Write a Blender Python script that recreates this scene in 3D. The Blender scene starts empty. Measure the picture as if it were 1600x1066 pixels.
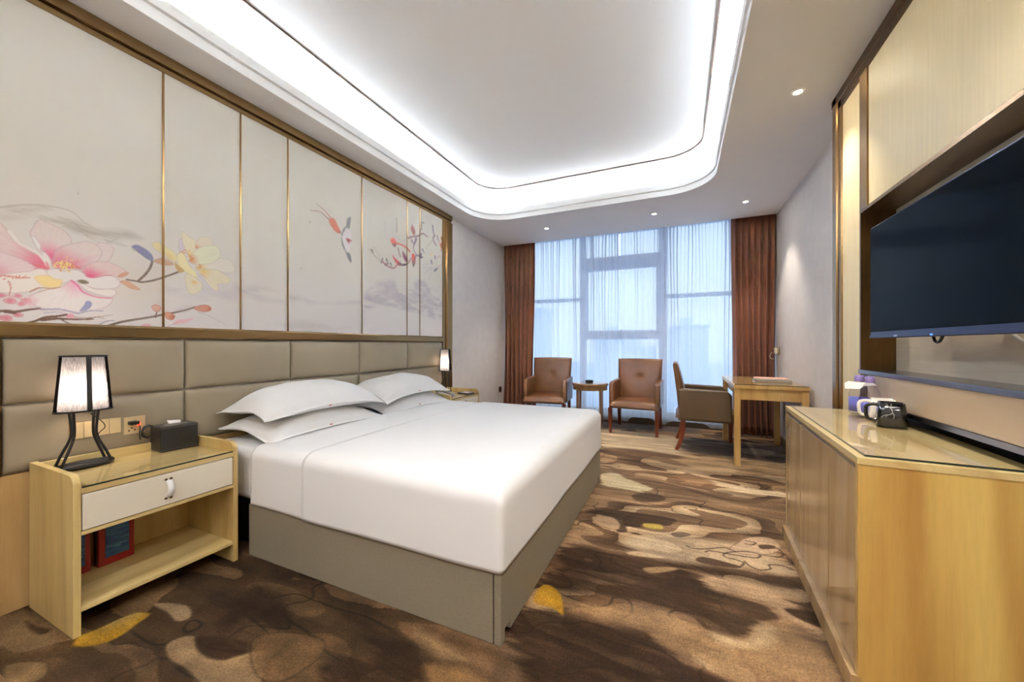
import bpy, bmesh, math, random
import numpy as np
from mathutils import Vector, Matrix, noise
random.seed(7)
rng = np.random.default_rng(5)
sc = bpy.context.scene
COL = sc.collection
PI = math.pi

# ------------------------------------------------------------------ camera
cam_d = bpy.data.cameras.new('camera'); cam = bpy.data.objects.new('camera', cam_d); COL.objects.link(cam)
cam.location = (0, 0, 1.12); cam.rotation_euler = (math.radians(90), 0, math.radians(24.2))
cam_d.sensor_width = 36; cam_d.lens = 586 / 1600 * 36; cam_d.shift_y = 6 / 1600; cam_d.clip_start = .02
sc.camera = cam

# ------------------------------------------------------------------ world, exposure, large lights
sc.view_settings.view_transform = 'Standard'; sc.view_settings.look = 'None'
sc.view_settings.gamma = 1; sc.view_settings.exposure = 2.3; sc.view_settings.use_curve_mapping = False
sc.cycles.use_denoising = True
sc.cycles.max_bounces = 10; sc.cycles.diffuse_bounces = 5; sc.cycles.transparent_max_bounces = 24
sc.cycles.sample_clamp_indirect = 6; sc.cycles.caustics_reflective = False; sc.cycles.caustics_refractive = False
WORLD_STRENGTH = .39
COVE_STRENGTH = 125.0
DOWNLIGHT_W = 14.0
BULB_STRENGTH = 22.0
w = bpy.data.worlds.new('sky'); sc.world = w; w.use_nodes = True
nt = w.node_tree; bg = nt.nodes['Background']
tc = nt.nodes.new('ShaderNodeTexCoord'); sx = nt.nodes.new('ShaderNodeSeparateXYZ'); cr = nt.nodes.new('ShaderNodeValToRGB')
nt.links.new(tc.outputs['Generated'], sx.inputs[0]); nt.links.new(sx.outputs['Z'], cr.inputs[0]); nt.links.new(cr.outputs[0], bg.inputs[0])
cr.color_ramp.elements[0].position = 0.0; cr.color_ramp.elements[0].color = (.60, .75, .96, 1)
cr.color_ramp.elements[1].position = .45; cr.color_ramp.elements[1].color = (.58, .75, 1.0, 1)
e = cr.color_ramp.elements.new(.10); e.color = (.68, .82, .98, 1)
bg.inputs[1].default_value = WORLD_STRENGTH

def light(name, kind, loc, power, color, rot=(0, 0, 0), **kw):
    d = bpy.data.lights.new(name, kind); d.energy = power; d.color = color
    for k, v in kw.items(): setattr(d, k, v)
    o = bpy.data.objects.new(name, d); o.location = loc; o.rotation_euler = rot; COL.objects.link(o)
    return o
# portal over the window opening: only guides sky sampling
p = light('window_portal', 'AREA', (-.72, 5.74, 1.42), 1, (1, 1, 1), rot=(-PI / 2, 0, 0), shape='RECTANGLE', size=3.1, size_y=2.6)
p.data.cycles.is_portal = True

# ------------------------------------------------------------------ materials
def lin(c):
    return tuple(((x / 255) / 12.92 if x <= 10.3 else (((x / 255) + .055) / 1.055) ** 2.4) for x in c)
def mat(name, rgb, rough=.5, metal=0, spec=.5, coat=0, noise_amt=0, noise_scale=40, bump=0, bump_scale=200, stretch=None, sheen=0, rgb2=None, detail=4):
    m = bpy.data.materials.new(name); m.use_nodes = True; n = m.node_tree.nodes; l = m.node_tree.links
    b = n['Principled BSDF']; c = lin(rgb)
    b.inputs['Base Color'].default_value = (*c, 1); b.inputs['Roughness'].default_value = rough
    b.inputs['Metallic'].default_value = metal; b.inputs['Specular IOR Level'].default_value = spec
    b.inputs['Coat Weight'].default_value = coat; b.inputs['Coat Roughness'].default_value = .08
    b.inputs['Sheen Weight'].default_value = sheen
    if noise_amt or bump or rgb2:
        tcn = n.new('ShaderNodeTexCoord'); mp = n.new('ShaderNodeMapping'); l.new(tcn.outputs['Object'], mp.inputs[0])
        if stretch: mp.inputs['Scale'].default_value = stretch
    if noise_amt or rgb2:
        t = n.new('ShaderNodeTexNoise'); t.inputs['Scale'].default_value = noise_scale; t.inputs['Detail'].default_value = detail
        l.new(mp.outputs[0], t.inputs[0]); r = n.new('ShaderNodeValToRGB'); l.new(t.outputs[0], r.inputs[0])
        c2 = lin(rgb2) if rgb2 else tuple(x * (1 - noise_amt) for x in c)
        r.color_ramp.elements[0].color = (*c2, 1); r.color_ramp.elements[1].color = (*c, 1)
        r.color_ramp.elements[0].position = .35; r.color_ramp.elements[1].position = .65
        l.new(r.outputs[0], b.inputs['Base Color'])
    if bump:
        t2 = n.new('ShaderNodeTexNoise'); t2.inputs['Scale'].default_value = bump_scale; t2.inputs['Detail'].default_value = 3
        l.new(mp.outputs[0], t2.inputs[0]); bn = n.new('ShaderNodeBump'); bn.inputs['Strength'].default_value = bump; bn.inputs['Distance'].default_value = .002
        l.new(t2.outputs[0], bn.inputs['Height']); l.new(bn.outputs[0], b.inputs['Normal'])
    return m
def wood(name, a, b_, c_, rough=.35, scale=1.0, axis='Z', coat=.15):
    """veneer: broad bands of tone across the grain, cathedral wave rings, fine pores"""
    m = bpy.data.materials.new(name); m.use_nodes = True; n = m.node_tree.nodes; l = m.node_tree.links; bs = n['Principled BSDF']
    tcn = n.new('ShaderNodeTexCoord'); mp = n.new('ShaderNodeMapping'); l.new(tcn.outputs['Object'], mp.inputs[0])
    s = {'Z': (1, 1, .07), 'X': (.07, 1, 1), 'Y': (1, .07, 1)}[axis]; mp.inputs['Scale'].default_value = tuple(x * scale for x in s)
    t1 = n.new('ShaderNodeTexNoise'); t1.inputs['Scale'].default_value = 7; t1.inputs['Detail'].default_value = 2; l.new(mp.outputs[0], t1.inputs[0])
    wv = n.new('ShaderNodeTexNoise'); wv.inputs['Scale'].default_value = 60; wv.inputs['Detail'].default_value = 6; wv.inputs['Roughness'].default_value = .7; l.new(mp.outputs[0], wv.inputs[0])
    ri = n.new('ShaderNodeTexWave'); ri.inputs['Scale'].default_value = 3.2; ri.inputs['Distortion'].default_value = 7; ri.inputs['Detail'].default_value = 2; ri.wave_type = 'BANDS'; ri.bands_direction = 'DIAGONAL'
    l.new(mp.outputs[0], ri.inputs[0])
    r1 = n.new('ShaderNodeValToRGB'); l.new(t1.outputs[0], r1.inputs[0])
    r1.color_ramp.elements[0].position = .36; r1.color_ramp.elements[0].color = (*lin(b_), 1)
    r1.color_ramp.elements[1].position = .64; r1.color_ramp.elements[1].color = (*lin(a), 1)
    mx = n.new('ShaderNodeMixRGB'); mx.blend_type = 'MIX'; mth = n.new('ShaderNodeMath'); mth.operation = 'POWER'; mth.inputs[1].default_value = 3
    l.new(ri.outputs['Fac'], mth.inputs[0]); m2 = n.new('ShaderNodeMath'); m2.operation = 'MULTIPLY'; m2.inputs[1].default_value = .55; l.new(mth.outputs[0], m2.inputs[0])
    l.new(m2.outputs[0], mx.inputs[0]); l.new(r1.outputs[0], mx.inputs[1]); mx.inputs[2].default_value = (*lin(c_), 1)
    mx2 = n.new('ShaderNodeMixRGB'); mx2.blend_type = 'MULTIPLY'; mx2.inputs[0].default_value = .35
    r3 = n.new('ShaderNodeValToRGB'); l.new(wv.outputs[0], r3.inputs[0]); r3.color_ramp.elements[0].position = .3; r3.color_ramp.elements[0].color = (.62, .56, .5, 1); r3.color_ramp.elements[1].position = .6; r3.color_ramp.elements[1].color = (1, 1, 1, 1)
    l.new(mx.outputs[0], mx2.inputs[1]); l.new(r3.outputs[0], mx2.inputs[2]); l.new(mx2.outputs[0], bs.inputs['Base Color'])
    bs.inputs['Roughness'].default_value = rough; bs.inputs['Coat Weight'].default_value = coat; bs.inputs['Coat Roughness'].default_value = .15
    return m
def emis(name, rgb, s):
    m = bpy.data.materials.new(name); m.use_nodes = True; b = m.node_tree.nodes['Principled BSDF']
    b.inputs['Base Color'].default_value = (*lin(rgb), 1); b.inputs['Emission Color'].default_value = (*lin(rgb), 1); b.inputs['Emission Strength'].default_value = s
    return m
def glass(name, tint=(1, 1, 1), refl=.9):
    m = bpy.data.materials.new(name); m.use_nodes = True; n = m.node_tree.nodes; l = m.node_tree.links; n.remove(n['Principled BSDF'])
    o = n['Material Output']; t = n.new('ShaderNodeBsdfTransparent'); t.inputs[0].default_value = (*tint, 1)
    g = n.new('ShaderNodeBsdfGlossy'); g.inputs['Roughness'].default_value = .02; g.inputs[0].default_value = (refl, refl, refl, 1)
    f = n.new('ShaderNodeFresnel'); f.inputs[0].default_value = 1.5; mx = n.new('ShaderNodeMixShader')
    ge = n.new('ShaderNodeNewGeometry'); su = n.new('ShaderNodeMath'); su.operation = 'SUBTRACT'; su.inputs[0].default_value = 1; l.new(ge.outputs['Backfacing'], su.inputs[1]); mu = n.new('ShaderNodeMath'); mu.operation = 'MULTIPLY'; l.new(f.outputs[0], mu.inputs[0]); l.new(su.outputs[0], mu.inputs[1])   # one reflection per sheet, on its outer face
    l.new(mu.outputs[0], mx.inputs[0]); l.new(t.outputs[0], mx.inputs[1]); l.new(g.outputs[0], mx.inputs[2]); l.new(mx.outputs[0], o.inputs[0])
    return m
def print_mat(name, rough, bump=0, bscale=300, spec=.3, mult=None, coat=0):
    """flat print: colours come from the painted attribute on the surface"""
    m = bpy.data.materials.new(name); m.use_nodes = True; n = m.node_tree.nodes; l = m.node_tree.links; b = n['Principled BSDF']
    a = n.new('ShaderNodeAttribute'); a.attribute_name = 'print'; b.inputs['Roughness'].default_value = rough; b.inputs['Specular IOR Level'].default_value = spec
    b.inputs['Coat Weight'].default_value = coat
    src = a.outputs['Color']
    tcn = n.new('ShaderNodeTexCoord')
    if mult:
        t = n.new('ShaderNodeTexNoise'); t.inputs['Scale'].default_value = mult[0]; t.inputs['Detail'].default_value = 3; l.new(tcn.outputs['Object'], t.inputs[0])
        r = n.new('ShaderNodeValToRGB'); l.new(t.outputs[0], r.inputs[0]); k = mult[1]
        r.color_ramp.elements[0].position = .3; r.color_ramp.elements[0].color = (1 - k, 1 - k, 1 - k, 1); r.color_ramp.elements[1].position = .7; r.color_ramp.elements[1].color = (1 + k, 1 + k, 1 + k, 1)
        mx = n.new('ShaderNodeMixRGB'); mx.blend_type = 'MULTIPLY'; mx.inputs[0].default_value = 1; l.new(src, mx.inputs[1]); l.new(r.outputs[0], mx.inputs[2]); src = mx.outputs[0]
    l.new(src, b.inputs['Base Color'])
    if bump:
        t2 = n.new('ShaderNodeTexNoise'); t2.inputs['Scale'].default_value = bscale; l.new(tcn.outputs['Object'], t2.inputs[0])
        bn = n.new('ShaderNodeBump'); bn.inputs['Strength'].default_value = bump; bn.inputs['Distance'].default_value = .004; l.new(t2.outputs[0], bn.inputs['Height']); l.new(bn.outputs[0], b.inputs['Normal'])
    return m

M = dict(
    ceiling=mat('ceiling_paint', (240, 239, 238), .7, spec=.25),
    cove=mat('cove_paint', (240, 240, 238), .8, spec=.2),
    wall=mat('wallpaper_pale', (224, 218, 214), .8, spec=.2, noise_amt=.05, noise_scale=9, bump=.15, bump_scale=500),
    panel=mat('linen_wall_panel', (228, 208, 162), .45, spec=.4, noise_amt=.06, noise_scale=60, stretch=(1, 1, .05), bump=.15, bump_scale=300),
    niche=mat('woven_wallpaper', (214, 200, 178), .6, noise_amt=.06, noise_scale=90, stretch=(1, .1, 1)),
    lower=mat('beige_lacquer', (196, 172, 140), .35, coat=.2),
    bronze=mat('brushed_bronze', (150, 122, 84), .26, metal=1, noise_amt=.12, noise_scale=160, stretch=(1, .04, 1)),
    bronze_v=mat('brushed_bronze_upright', (148, 116, 74), .26, metal=1, noise_amt=.15, noise_scale=160, stretch=(1, 1, .04)),
    bronze_dark=mat('dark_bronze', (112, 84, 52), .32, metal=1, noise_amt=.15, noise_scale=120, stretch=(1, 1, .05)),
    steel=mat('satin_grey_metal', (150, 146, 150), .22, metal=1),
    leatherette=mat('taupe_leatherette', (146, 133, 110), .42, spec=.45, noise_amt=.05, noise_scale=5, bump=.12, bump_scale=700),
    oak=wood('pale_oak_veneer', (214, 192, 130), (204, 176, 114), (182, 150, 90)),
    oak_x=wood('pale_oak_top', (216, 194, 136), (206, 180, 120), (184, 152, 94), axis='Y'),
    oak_side=wood('honey_veneer', (220, 190, 108), (196, 152, 78), (162, 112, 50), rough=.32, scale=.75),
    oak_front=wood('satin_wood_front', (196, 164, 116), (186, 152, 102), (168, 132, 84), rough=.24, coat=.5),
    wallwood=wood('wall_wood_panel', (196, 164, 112), (182, 148, 96), (160, 124, 74)),
    drawer=mat('ribbed_white_lacquer', (226, 218, 200), .4, bump=.4, bump_scale=90, stretch=(1, .02, 1)),
    white_fabric=mat('white_cotton', (231, 231, 231), .85, spec=.15, sheen=.2, bump=.08, bump_scale=500),
    base_fabric=mat('grey_linen', (142, 132, 112), .85, spec=.2, noise_amt=.12, noise_scale=160, bump=.2, bump_scale=500),
    black=mat('black_metal', (22, 20, 19), .42),
    black_leather=mat('black_leather', (26, 22, 20), .38, bump=.15, bump_scale=400),
    grey_trim=mat('grey_piping', (120, 110, 100), .5),
    red=mat('red_cover', (150, 30, 26), .4), blue=mat('blue_cover', (40, 74, 140), .35, rgb2=(70, 120, 170), noise_scale=12, stretch=(1, 1, 4)),
    lightblue=mat('blue_cover_print', (90, 150, 190), .35),
    leather=mat('tan_leather', (116, 74, 42), .30, spec=.5, noise_amt=.14, noise_scale=7, bump=.15, bump_scale=350),
    leather_dark=mat('olive_brown_leather', (98, 76, 52), .4, noise_amt=.08, noise_scale=7, bump=.15, bump_scale=350),
    mahogany=mat('reddish_leg_wood', (124, 52, 26), .3, noise_amt=.25, noise_scale=40, stretch=(1, 1, .1), coat=.3),
    table_wood=wood('side_table_wood', (160, 124, 84), (146, 108, 70), (120, 88, 56)),
    desk_wood=wood('desk_wood', (216, 180, 112), (204, 164, 96), (186, 142, 78)),
    glass=glass('clear_glass'), glass_edge=mat('glass_edge', (26, 40, 36), .2),
    window_glass=glass('window_glass', (.97, .985, .98)),
    frame=mat('window_frame_grey', (196, 208, 232), .4),
    drape=mat('russet_drape', (134, 82, 56), .5, sheen=.2, rgb2=(122, 72, 48), noise_scale=3, bump=.15, bump_scale=400),
    sill=mat('dark_kerb_stone', (92, 78, 62), .5),
    baseboard=mat('dark_baseboard', (62, 44, 32), .5),
    screen=mat('tv_screen', (5, 9, 14), .10, spec=.02), bezel=mat('tv_bezel', (40, 46, 76), .3, metal=.6),
    silver=mat('silver', (200, 200, 210), .3, metal=1),
    gold_plate=mat('champagne_plastic', (206, 184, 140), .35), gold_dark=mat('champagne_rim', (150, 120, 70), .3, metal=.6),
    ivory=mat('ivory_plastic', (224, 214, 190), .4),
    white_cer=mat('white_ceramic', (240, 234, 222), .15, coat=.5), black_cer=mat('black_ceramic', (12, 11, 11), .12, coat=.5),
    vein=mat('white_vein', (190, 185, 178), .3),
    paper=mat('paper', (236, 230, 222), .7), peach=mat('peach_cover', (232, 176, 156), .5), darkbook=mat('dark_folder', (58, 42, 42), .4),
    purple=mat('lilac_cap', (150, 130, 190), .35), label_blue=mat('bottle_label', (120, 124, 210), .4), label_violet=mat('violet_print', (96, 60, 150), .4),
    cable_white=mat('white_cable', (205, 200, 190), .5), phone=mat('grey_phone', (176, 172, 166), .4),
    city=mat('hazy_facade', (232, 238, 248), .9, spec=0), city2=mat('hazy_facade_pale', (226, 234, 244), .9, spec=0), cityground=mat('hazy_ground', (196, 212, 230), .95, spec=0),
    led_red=emis('red_led', (255, 40, 20), 6), dot=mat('socket_hole', (30, 24, 20), .5), red_mark=mat('red_thread', (196, 90, 90), .7),
)
def bottle_plastic():
    m = glass('clear_bottle', (.93, .93, .98), .45); return m
M['pet'] = bottle_plastic()
def sheer_mat():
    m = bpy.data.materials.new('sheer_voile'); m.use_nodes = True; n = m.node_tree.nodes; l = m.node_tree.links; n.remove(n['Principled BSDF'])
    o = n['Material Output']; t = n.new('ShaderNodeBsdfTransparent'); t.inputs[0].default_value = (1, 1, 1, 1)
    tr = n.new('ShaderNodeBsdfTranslucent'); tr.inputs[0].default_value = (.90, .92, .96, 1)
    d = n.new('ShaderNodeBsdfDiffuse'); d.inputs[0].default_value = (.80, .84, .92, 1)
    m1 = n.new('ShaderNodeMixShader'); m1.inputs[0].default_value = .32; l.new(tr.outputs[0], m1.inputs[1]); l.new(d.outputs[0], m1.inputs[2])
    lw = n.new('ShaderNodeLayerWeight'); lw.inputs[0].default_value = .35
    mr = n.new('ShaderNodeMapRange'); mr.inputs[3].default_value = .64; mr.inputs[4].default_value = .97; l.new(lw.outputs['Facing'], mr.inputs[0])
    m2 = n.new('ShaderNodeMixShader'); l.new(mr.outputs[0], m2.inputs[0]); l.new(t.outputs[0], m2.inputs[1]); l.new(m1.outputs[0], m2.inputs[2]); l.new(m2.outputs[0], o.inputs[0])
    return m
M['sheer'] = sheer_mat()
def shade_mat():
    m = bpy.data.materials.new('black_organza'); m.use_nodes = True; n = m.node_tree.nodes; l = m.node_tree.links; n.remove(n['Principled BSDF'])
    o = n['Material Output']; t = n.new('ShaderNodeBsdfTransparent'); t.inputs[0].default_value = (.80, .78, .78, 1)
    d = n.new('ShaderNodeBsdfDiffuse'); d.inputs[0].default_value = (.012, .010, .010, 1)
    lw = n.new('ShaderNodeLayerWeight'); lw.inputs[0].default_value = .4
    tcn = n.new('ShaderNodeTexCoord'); mp = n.new('ShaderNodeMapping'); mp.inputs['Scale'].default_value = (1, 1, .08); l.new(tcn.outputs['Object'], mp.inputs[0])
    ns = n.new('ShaderNodeTexNoise'); ns.inputs['Scale'].default_value = 500; l.new(mp.outputs[0], ns.inputs[0])
    mr = n.new('ShaderNodeMapRange'); mr.inputs[1].default_value = .25; mr.inputs[3].default_value = .80; mr.inputs[4].default_value = 1.6; l.new(lw.outputs['Facing'], mr.inputs[0])
    ad = n.new('ShaderNodeMath'); ad.operation = 'MULTIPLY_ADD'; ad.inputs[1].default_value = .35; l.new(ns.outputs[0], ad.inputs[0]); l.new(mr.outputs[0], ad.inputs[2])
    sb = n.new('ShaderNodeMath'); sb.operation = 'SUBTRACT'; sb.inputs[1].default_value = .16; sb.use_clamp = True; l.new(ad.outputs[0], sb.inputs[0])
    m2 = n.new('ShaderNodeMixShader'); l.new(sb.outputs[0], m2.inputs[0]); l.new(t.outputs[0], m2.inputs[1]); l.new(d.outputs[0], m2.inputs[2]); l.new(m2.outputs[0], o.inputs[0])
    return m
M['organza'] = shade_mat()
def lining_mat():
    m = bpy.data.materials.new('white_shade_lining'); m.use_nodes = True; n = m.node_tree.nodes; l = m.node_tree.links; n.remove(n['Principled BSDF'])
    o = n['Material Output']; tr = n.new('ShaderNodeBsdfTranslucent'); tr.inputs[0].default_value = (.95, .93, .92, 1)
    d = n.new('ShaderNodeBsdfDiffuse'); d.inputs[0].default_value = (.85, .83, .82, 1)
    m1 = n.new('ShaderNodeMixShader'); m1.inputs[0].default_value = .35; l.new(tr.outputs[0], m1.inputs[1]); l.new(d.outputs[0], m1.inputs[2]); l.new(m1.outputs[0], o.inputs[0])
    return m
M['lining'] = lining_mat()
M['carpet'] = print_mat('cut_pile_carpet', .95, bump=.55, bscale=420, spec=.1, mult=(150, .30))
M['mural'] = print_mat('printed_mural_panel', .42, spec=.35)

# ------------------------------------------------------------------ mesh helpers
class MB:
    def __init__(s): s.v = []; s.f = []
    def add(s, vs, fs):
        k = len(s.v); s.v += [tuple(p) for p in vs]; s.f += [tuple(i + k for i in f) for f in fs]; return s
    def box(s, x0, x1, y0, y1, z0, z1):
        v = [(x0, y0, z0), (x1, y0, z0), (x1, y1, z0), (x0, y1, z0), (x0, y0, z1), (x1, y0, z1), (x1, y1, z1), (x0, y1, z1)]
        return s.add(v, [(3, 2, 1, 0), (4, 5, 6, 7), (0, 1, 5, 4), (1, 2, 6, 5), (2, 3, 7, 6), (3, 0, 4, 7)])
    def prism(s, pts, axis, a, b):
        """polygon pts (2D) extruded along axis from a to b"""
        def mk(p, t): return {'x': (t, p[0], p[1]), 'y': (p[0], t, p[1]), 'z': (p[0], p[1], t)}[axis]
        n = len(pts); v = [mk(p, a) for p in pts] + [mk(p, b) for p in pts]
        return s.add(v, [tuple(range(n - 1, -1, -1)), tuple(range(n, 2 * n))] + [(i, (i + 1) % n, n + (i + 1) % n, n + i) for i in range(n)])
    def tube(s, pts, r, n=8, caps=True, sq=None):
        pts = [Vector(p) for p in pts]; rs = r if isinstance(r, (list, tuple)) else [r] * len(pts)
        rings = []; up = None
        for i, p in enumerate(pts):
            t = (pts[min(i + 1, len(pts) - 1)] - pts[max(i - 1, 0)]).normalized()
            if up is None: up = Vector((0, 0, 1)) if abs(t.z) < .9 else Vector((1, 0, 0))
            a = t.cross(up).normalized(); b = a.cross(t).normalized(); up = b
            rr = rs[i]; ra, rb = rr if isinstance(rr, tuple) else (rr, rr)
            off = PI / 4 if n == 4 else 0
            rings.append([p + a * ra * math.cos(2 * PI * j / n + off) + b * rb * math.sin(2 * PI * j / n + off) for j in range(n)])
        v = [q for ring in rings for q in ring]; f = []
        for i in range(len(pts) - 1):
            for j in range(n): f.append((i * n + j, i * n + (j + 1) % n, (i + 1) * n + (j + 1) % n, (i + 1) * n + j))
        if caps: f += [tuple(range(n - 1, -1, -1)), tuple((len(pts) - 1) * n + j for j in range(n))]
        return s.add(v, f)
    def lathe(s, prof, n=32, c=(0, 0, 0), sx=1, sy=1, fn=None):
        v = []; f = []
        for r, z in prof:
            for j in range(n):
                a = 2 * PI * j / n; k = fn(a) if fn else 1
                v.append((c[0] + r * k * sx * math.cos(a), c[1] + r * k * sy * math.sin(a), c[2] + z))
        for i in range(len(prof) - 1):
            for j in range(n): f.append((i * n + j, i * n + (j + 1) % n, (i + 1) * n + (j + 1) % n, (i + 1) * n + j))
        if prof[0][0] > 1e-5: f.append(tuple(range(n - 1, -1, -1)))
        if prof[-1][0] > 1e-5: f.append(tuple((len(prof) - 1) * n + j for j in range(n)))
        return s.add(v, f)
    def grid(s, nu, nv, fn):
        v = [fn(i / nu, j / nv) for j in range(nv + 1) for i in range(nu + 1)]
        return s.add(v, [(j * (nu + 1) + i, j * (nu + 1) + i + 1, (j + 1) * (nu + 1) + i + 1, (j + 1) * (nu + 1) + i) for j in range(nv) for i in range(nu)])
    def build(s, name, m, parent=None, bevel=0, smooth=False, solid=0, sub=0, seg=2, clean=False):
        me = bpy.data.meshes.new(name); me.from_pydata(s.v, [], s.f)
        if clean:
            b = bmesh.new(); b.from_mesh(me); bmesh.ops.remove_doubles(b, verts=b.verts, dist=1e-5); bmesh.ops.recalc_face_normals(b, faces=b.faces); b.to_mesh(me); b.free()
        me.update(); me.materials.append(m)
        if smooth: me.polygons.foreach_set('use_smooth', [True] * len(me.polygons))
        o = bpy.data.objects.new(name, me); COL.objects.link(o)
        if parent: o.parent = parent
        if solid: q = o.modifiers.new('solid', 'SOLIDIFY'); q.thickness = solid; q.offset = 0
        if bevel:
            q = o.modifiers.new('bevel', 'BEVEL'); q.width = bevel; q.segments = seg; q.limit_method = 'ANGLE'; q.angle_limit = .6
            if not smooth: me.polygons.foreach_set('use_smooth', [True] * len(me.polygons)); q.harden_normals = True
        if sub: q = o.modifiers.new('sub', 'SUBSURF'); q.levels = sub; q.render_levels = sub
        return o
def tag(o, label=None, cat=None, group=None, kind=None):
    if label: o['label'] = label
    if cat: o['category'] = cat
    if group: o['group'] = group
    if kind: o['kind'] = kind
    return o
def thing(name, label, cat, loc=(0, 0, 0), rz=0, group=None):
    o = bpy.data.objects.new(name, None); COL.objects.link(o); o.location = loc; o.rotation_euler = (0, 0, rz); o.empty_display_size = .1
    return tag(o, label, cat, group)
def copy_tree(o, parent=None):
    c = o.copy(); COL.objects.link(c); c.parent = parent
    for ch in list(o.children): copy_tree(ch, c)
    return c
def box(name, m, x0, x1, y0, y1, z0, z1, parent=None, bevel=0, kind=None, label=None, seg=2):
    o = MB().box(x0, x1, y0, y1, z0, z1).build(name, m, parent, bevel, seg=seg)
    if kind: o['kind'] = kind
    if label: o['label'] = label
    return o
def rr(x0, x1, y0, y1, r, n=12):
    out = []
    for cx, cy, a0 in ((x1 - r, y1 - r, 0), (x0 + r, y1 - r, PI / 2), (x0 + r, y0 + r, PI), (x1 - r, y0 + r, 1.5 * PI)):
        for i in range(n + 1):
            a = a0 + PI / 2 * i / n; out.append((cx + r * math.cos(a), cy + r * math.sin(a)))
    return out
def ring_profile(prof, n=12):
    """closed sweep: prof = list of (rectangle, radius, z); successive loops are joined"""
    m = MB(); L = [[(x, y, z) for x, y in rr(*rc, r, n)] for rc, r, z in prof]; k = len(L[0])
    m.add([q for l_ in L for q in l_], [(i * k + j, i * k + (j + 1) % k, (i + 1) * k + (j + 1) % k, (i + 1) * k + j) for i in range(len(L) - 1) for j in range(k)])
    return m

# ------------------------------------------------------------------ painting of flat prints (mural, carpet)
def catmull(P, closed=True, k=6):
    P = np.array(P, float); n = len(P); out = []
    rg = range(n if closed else n - 1)
    for i in rg:
        if closed: a, b, c, d = P[(i - 1) % n], P[i], P[(i + 1) % n], P[(i + 2) % n]
        else: a, b, c, d = P[max(i - 1, 0)], P[i], P[i + 1], P[min(i + 2, n - 1)]
        for t in np.arange(k) / k: out.append(.5 * ((2 * b) + (-a + c) * t + (2 * a - 5 * b + 4 * c - d) * t * t + (-a + 3 * b - 3 * c + d) * t ** 3))
    if not closed: out.append(P[-1])
    return np.array(out)
def vnoise(X, Y, seed=0):
    """smooth value noise"""
    r = np.random.default_rng(seed); T = r.random((64, 64)); xi = np.floor(X).astype(int); yi = np.floor(Y).astype(int); fx = X - xi; fy = Y - yi
    fx = fx * fx * (3 - 2 * fx); fy = fy * fy * (3 - 2 * fy); g = lambda a, b: T[a % 64, b % 64]
    return (g(xi, yi) * (1 - fx) + g(xi + 1, yi) * fx) * (1 - fy) + (g(xi, yi + 1) * (1 - fx) + g(xi + 1, yi + 1) * fx) * fy
def fbm(X, Y, seed=0, o=4):
    s = 0; a = 1; t = 0
    for i in range(o): s = s + a * vnoise(X * 2 ** i + i * 7.3, Y * 2 ** i + i * 3.1, seed + i); t += a; a *= .55
    return s / t
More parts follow.
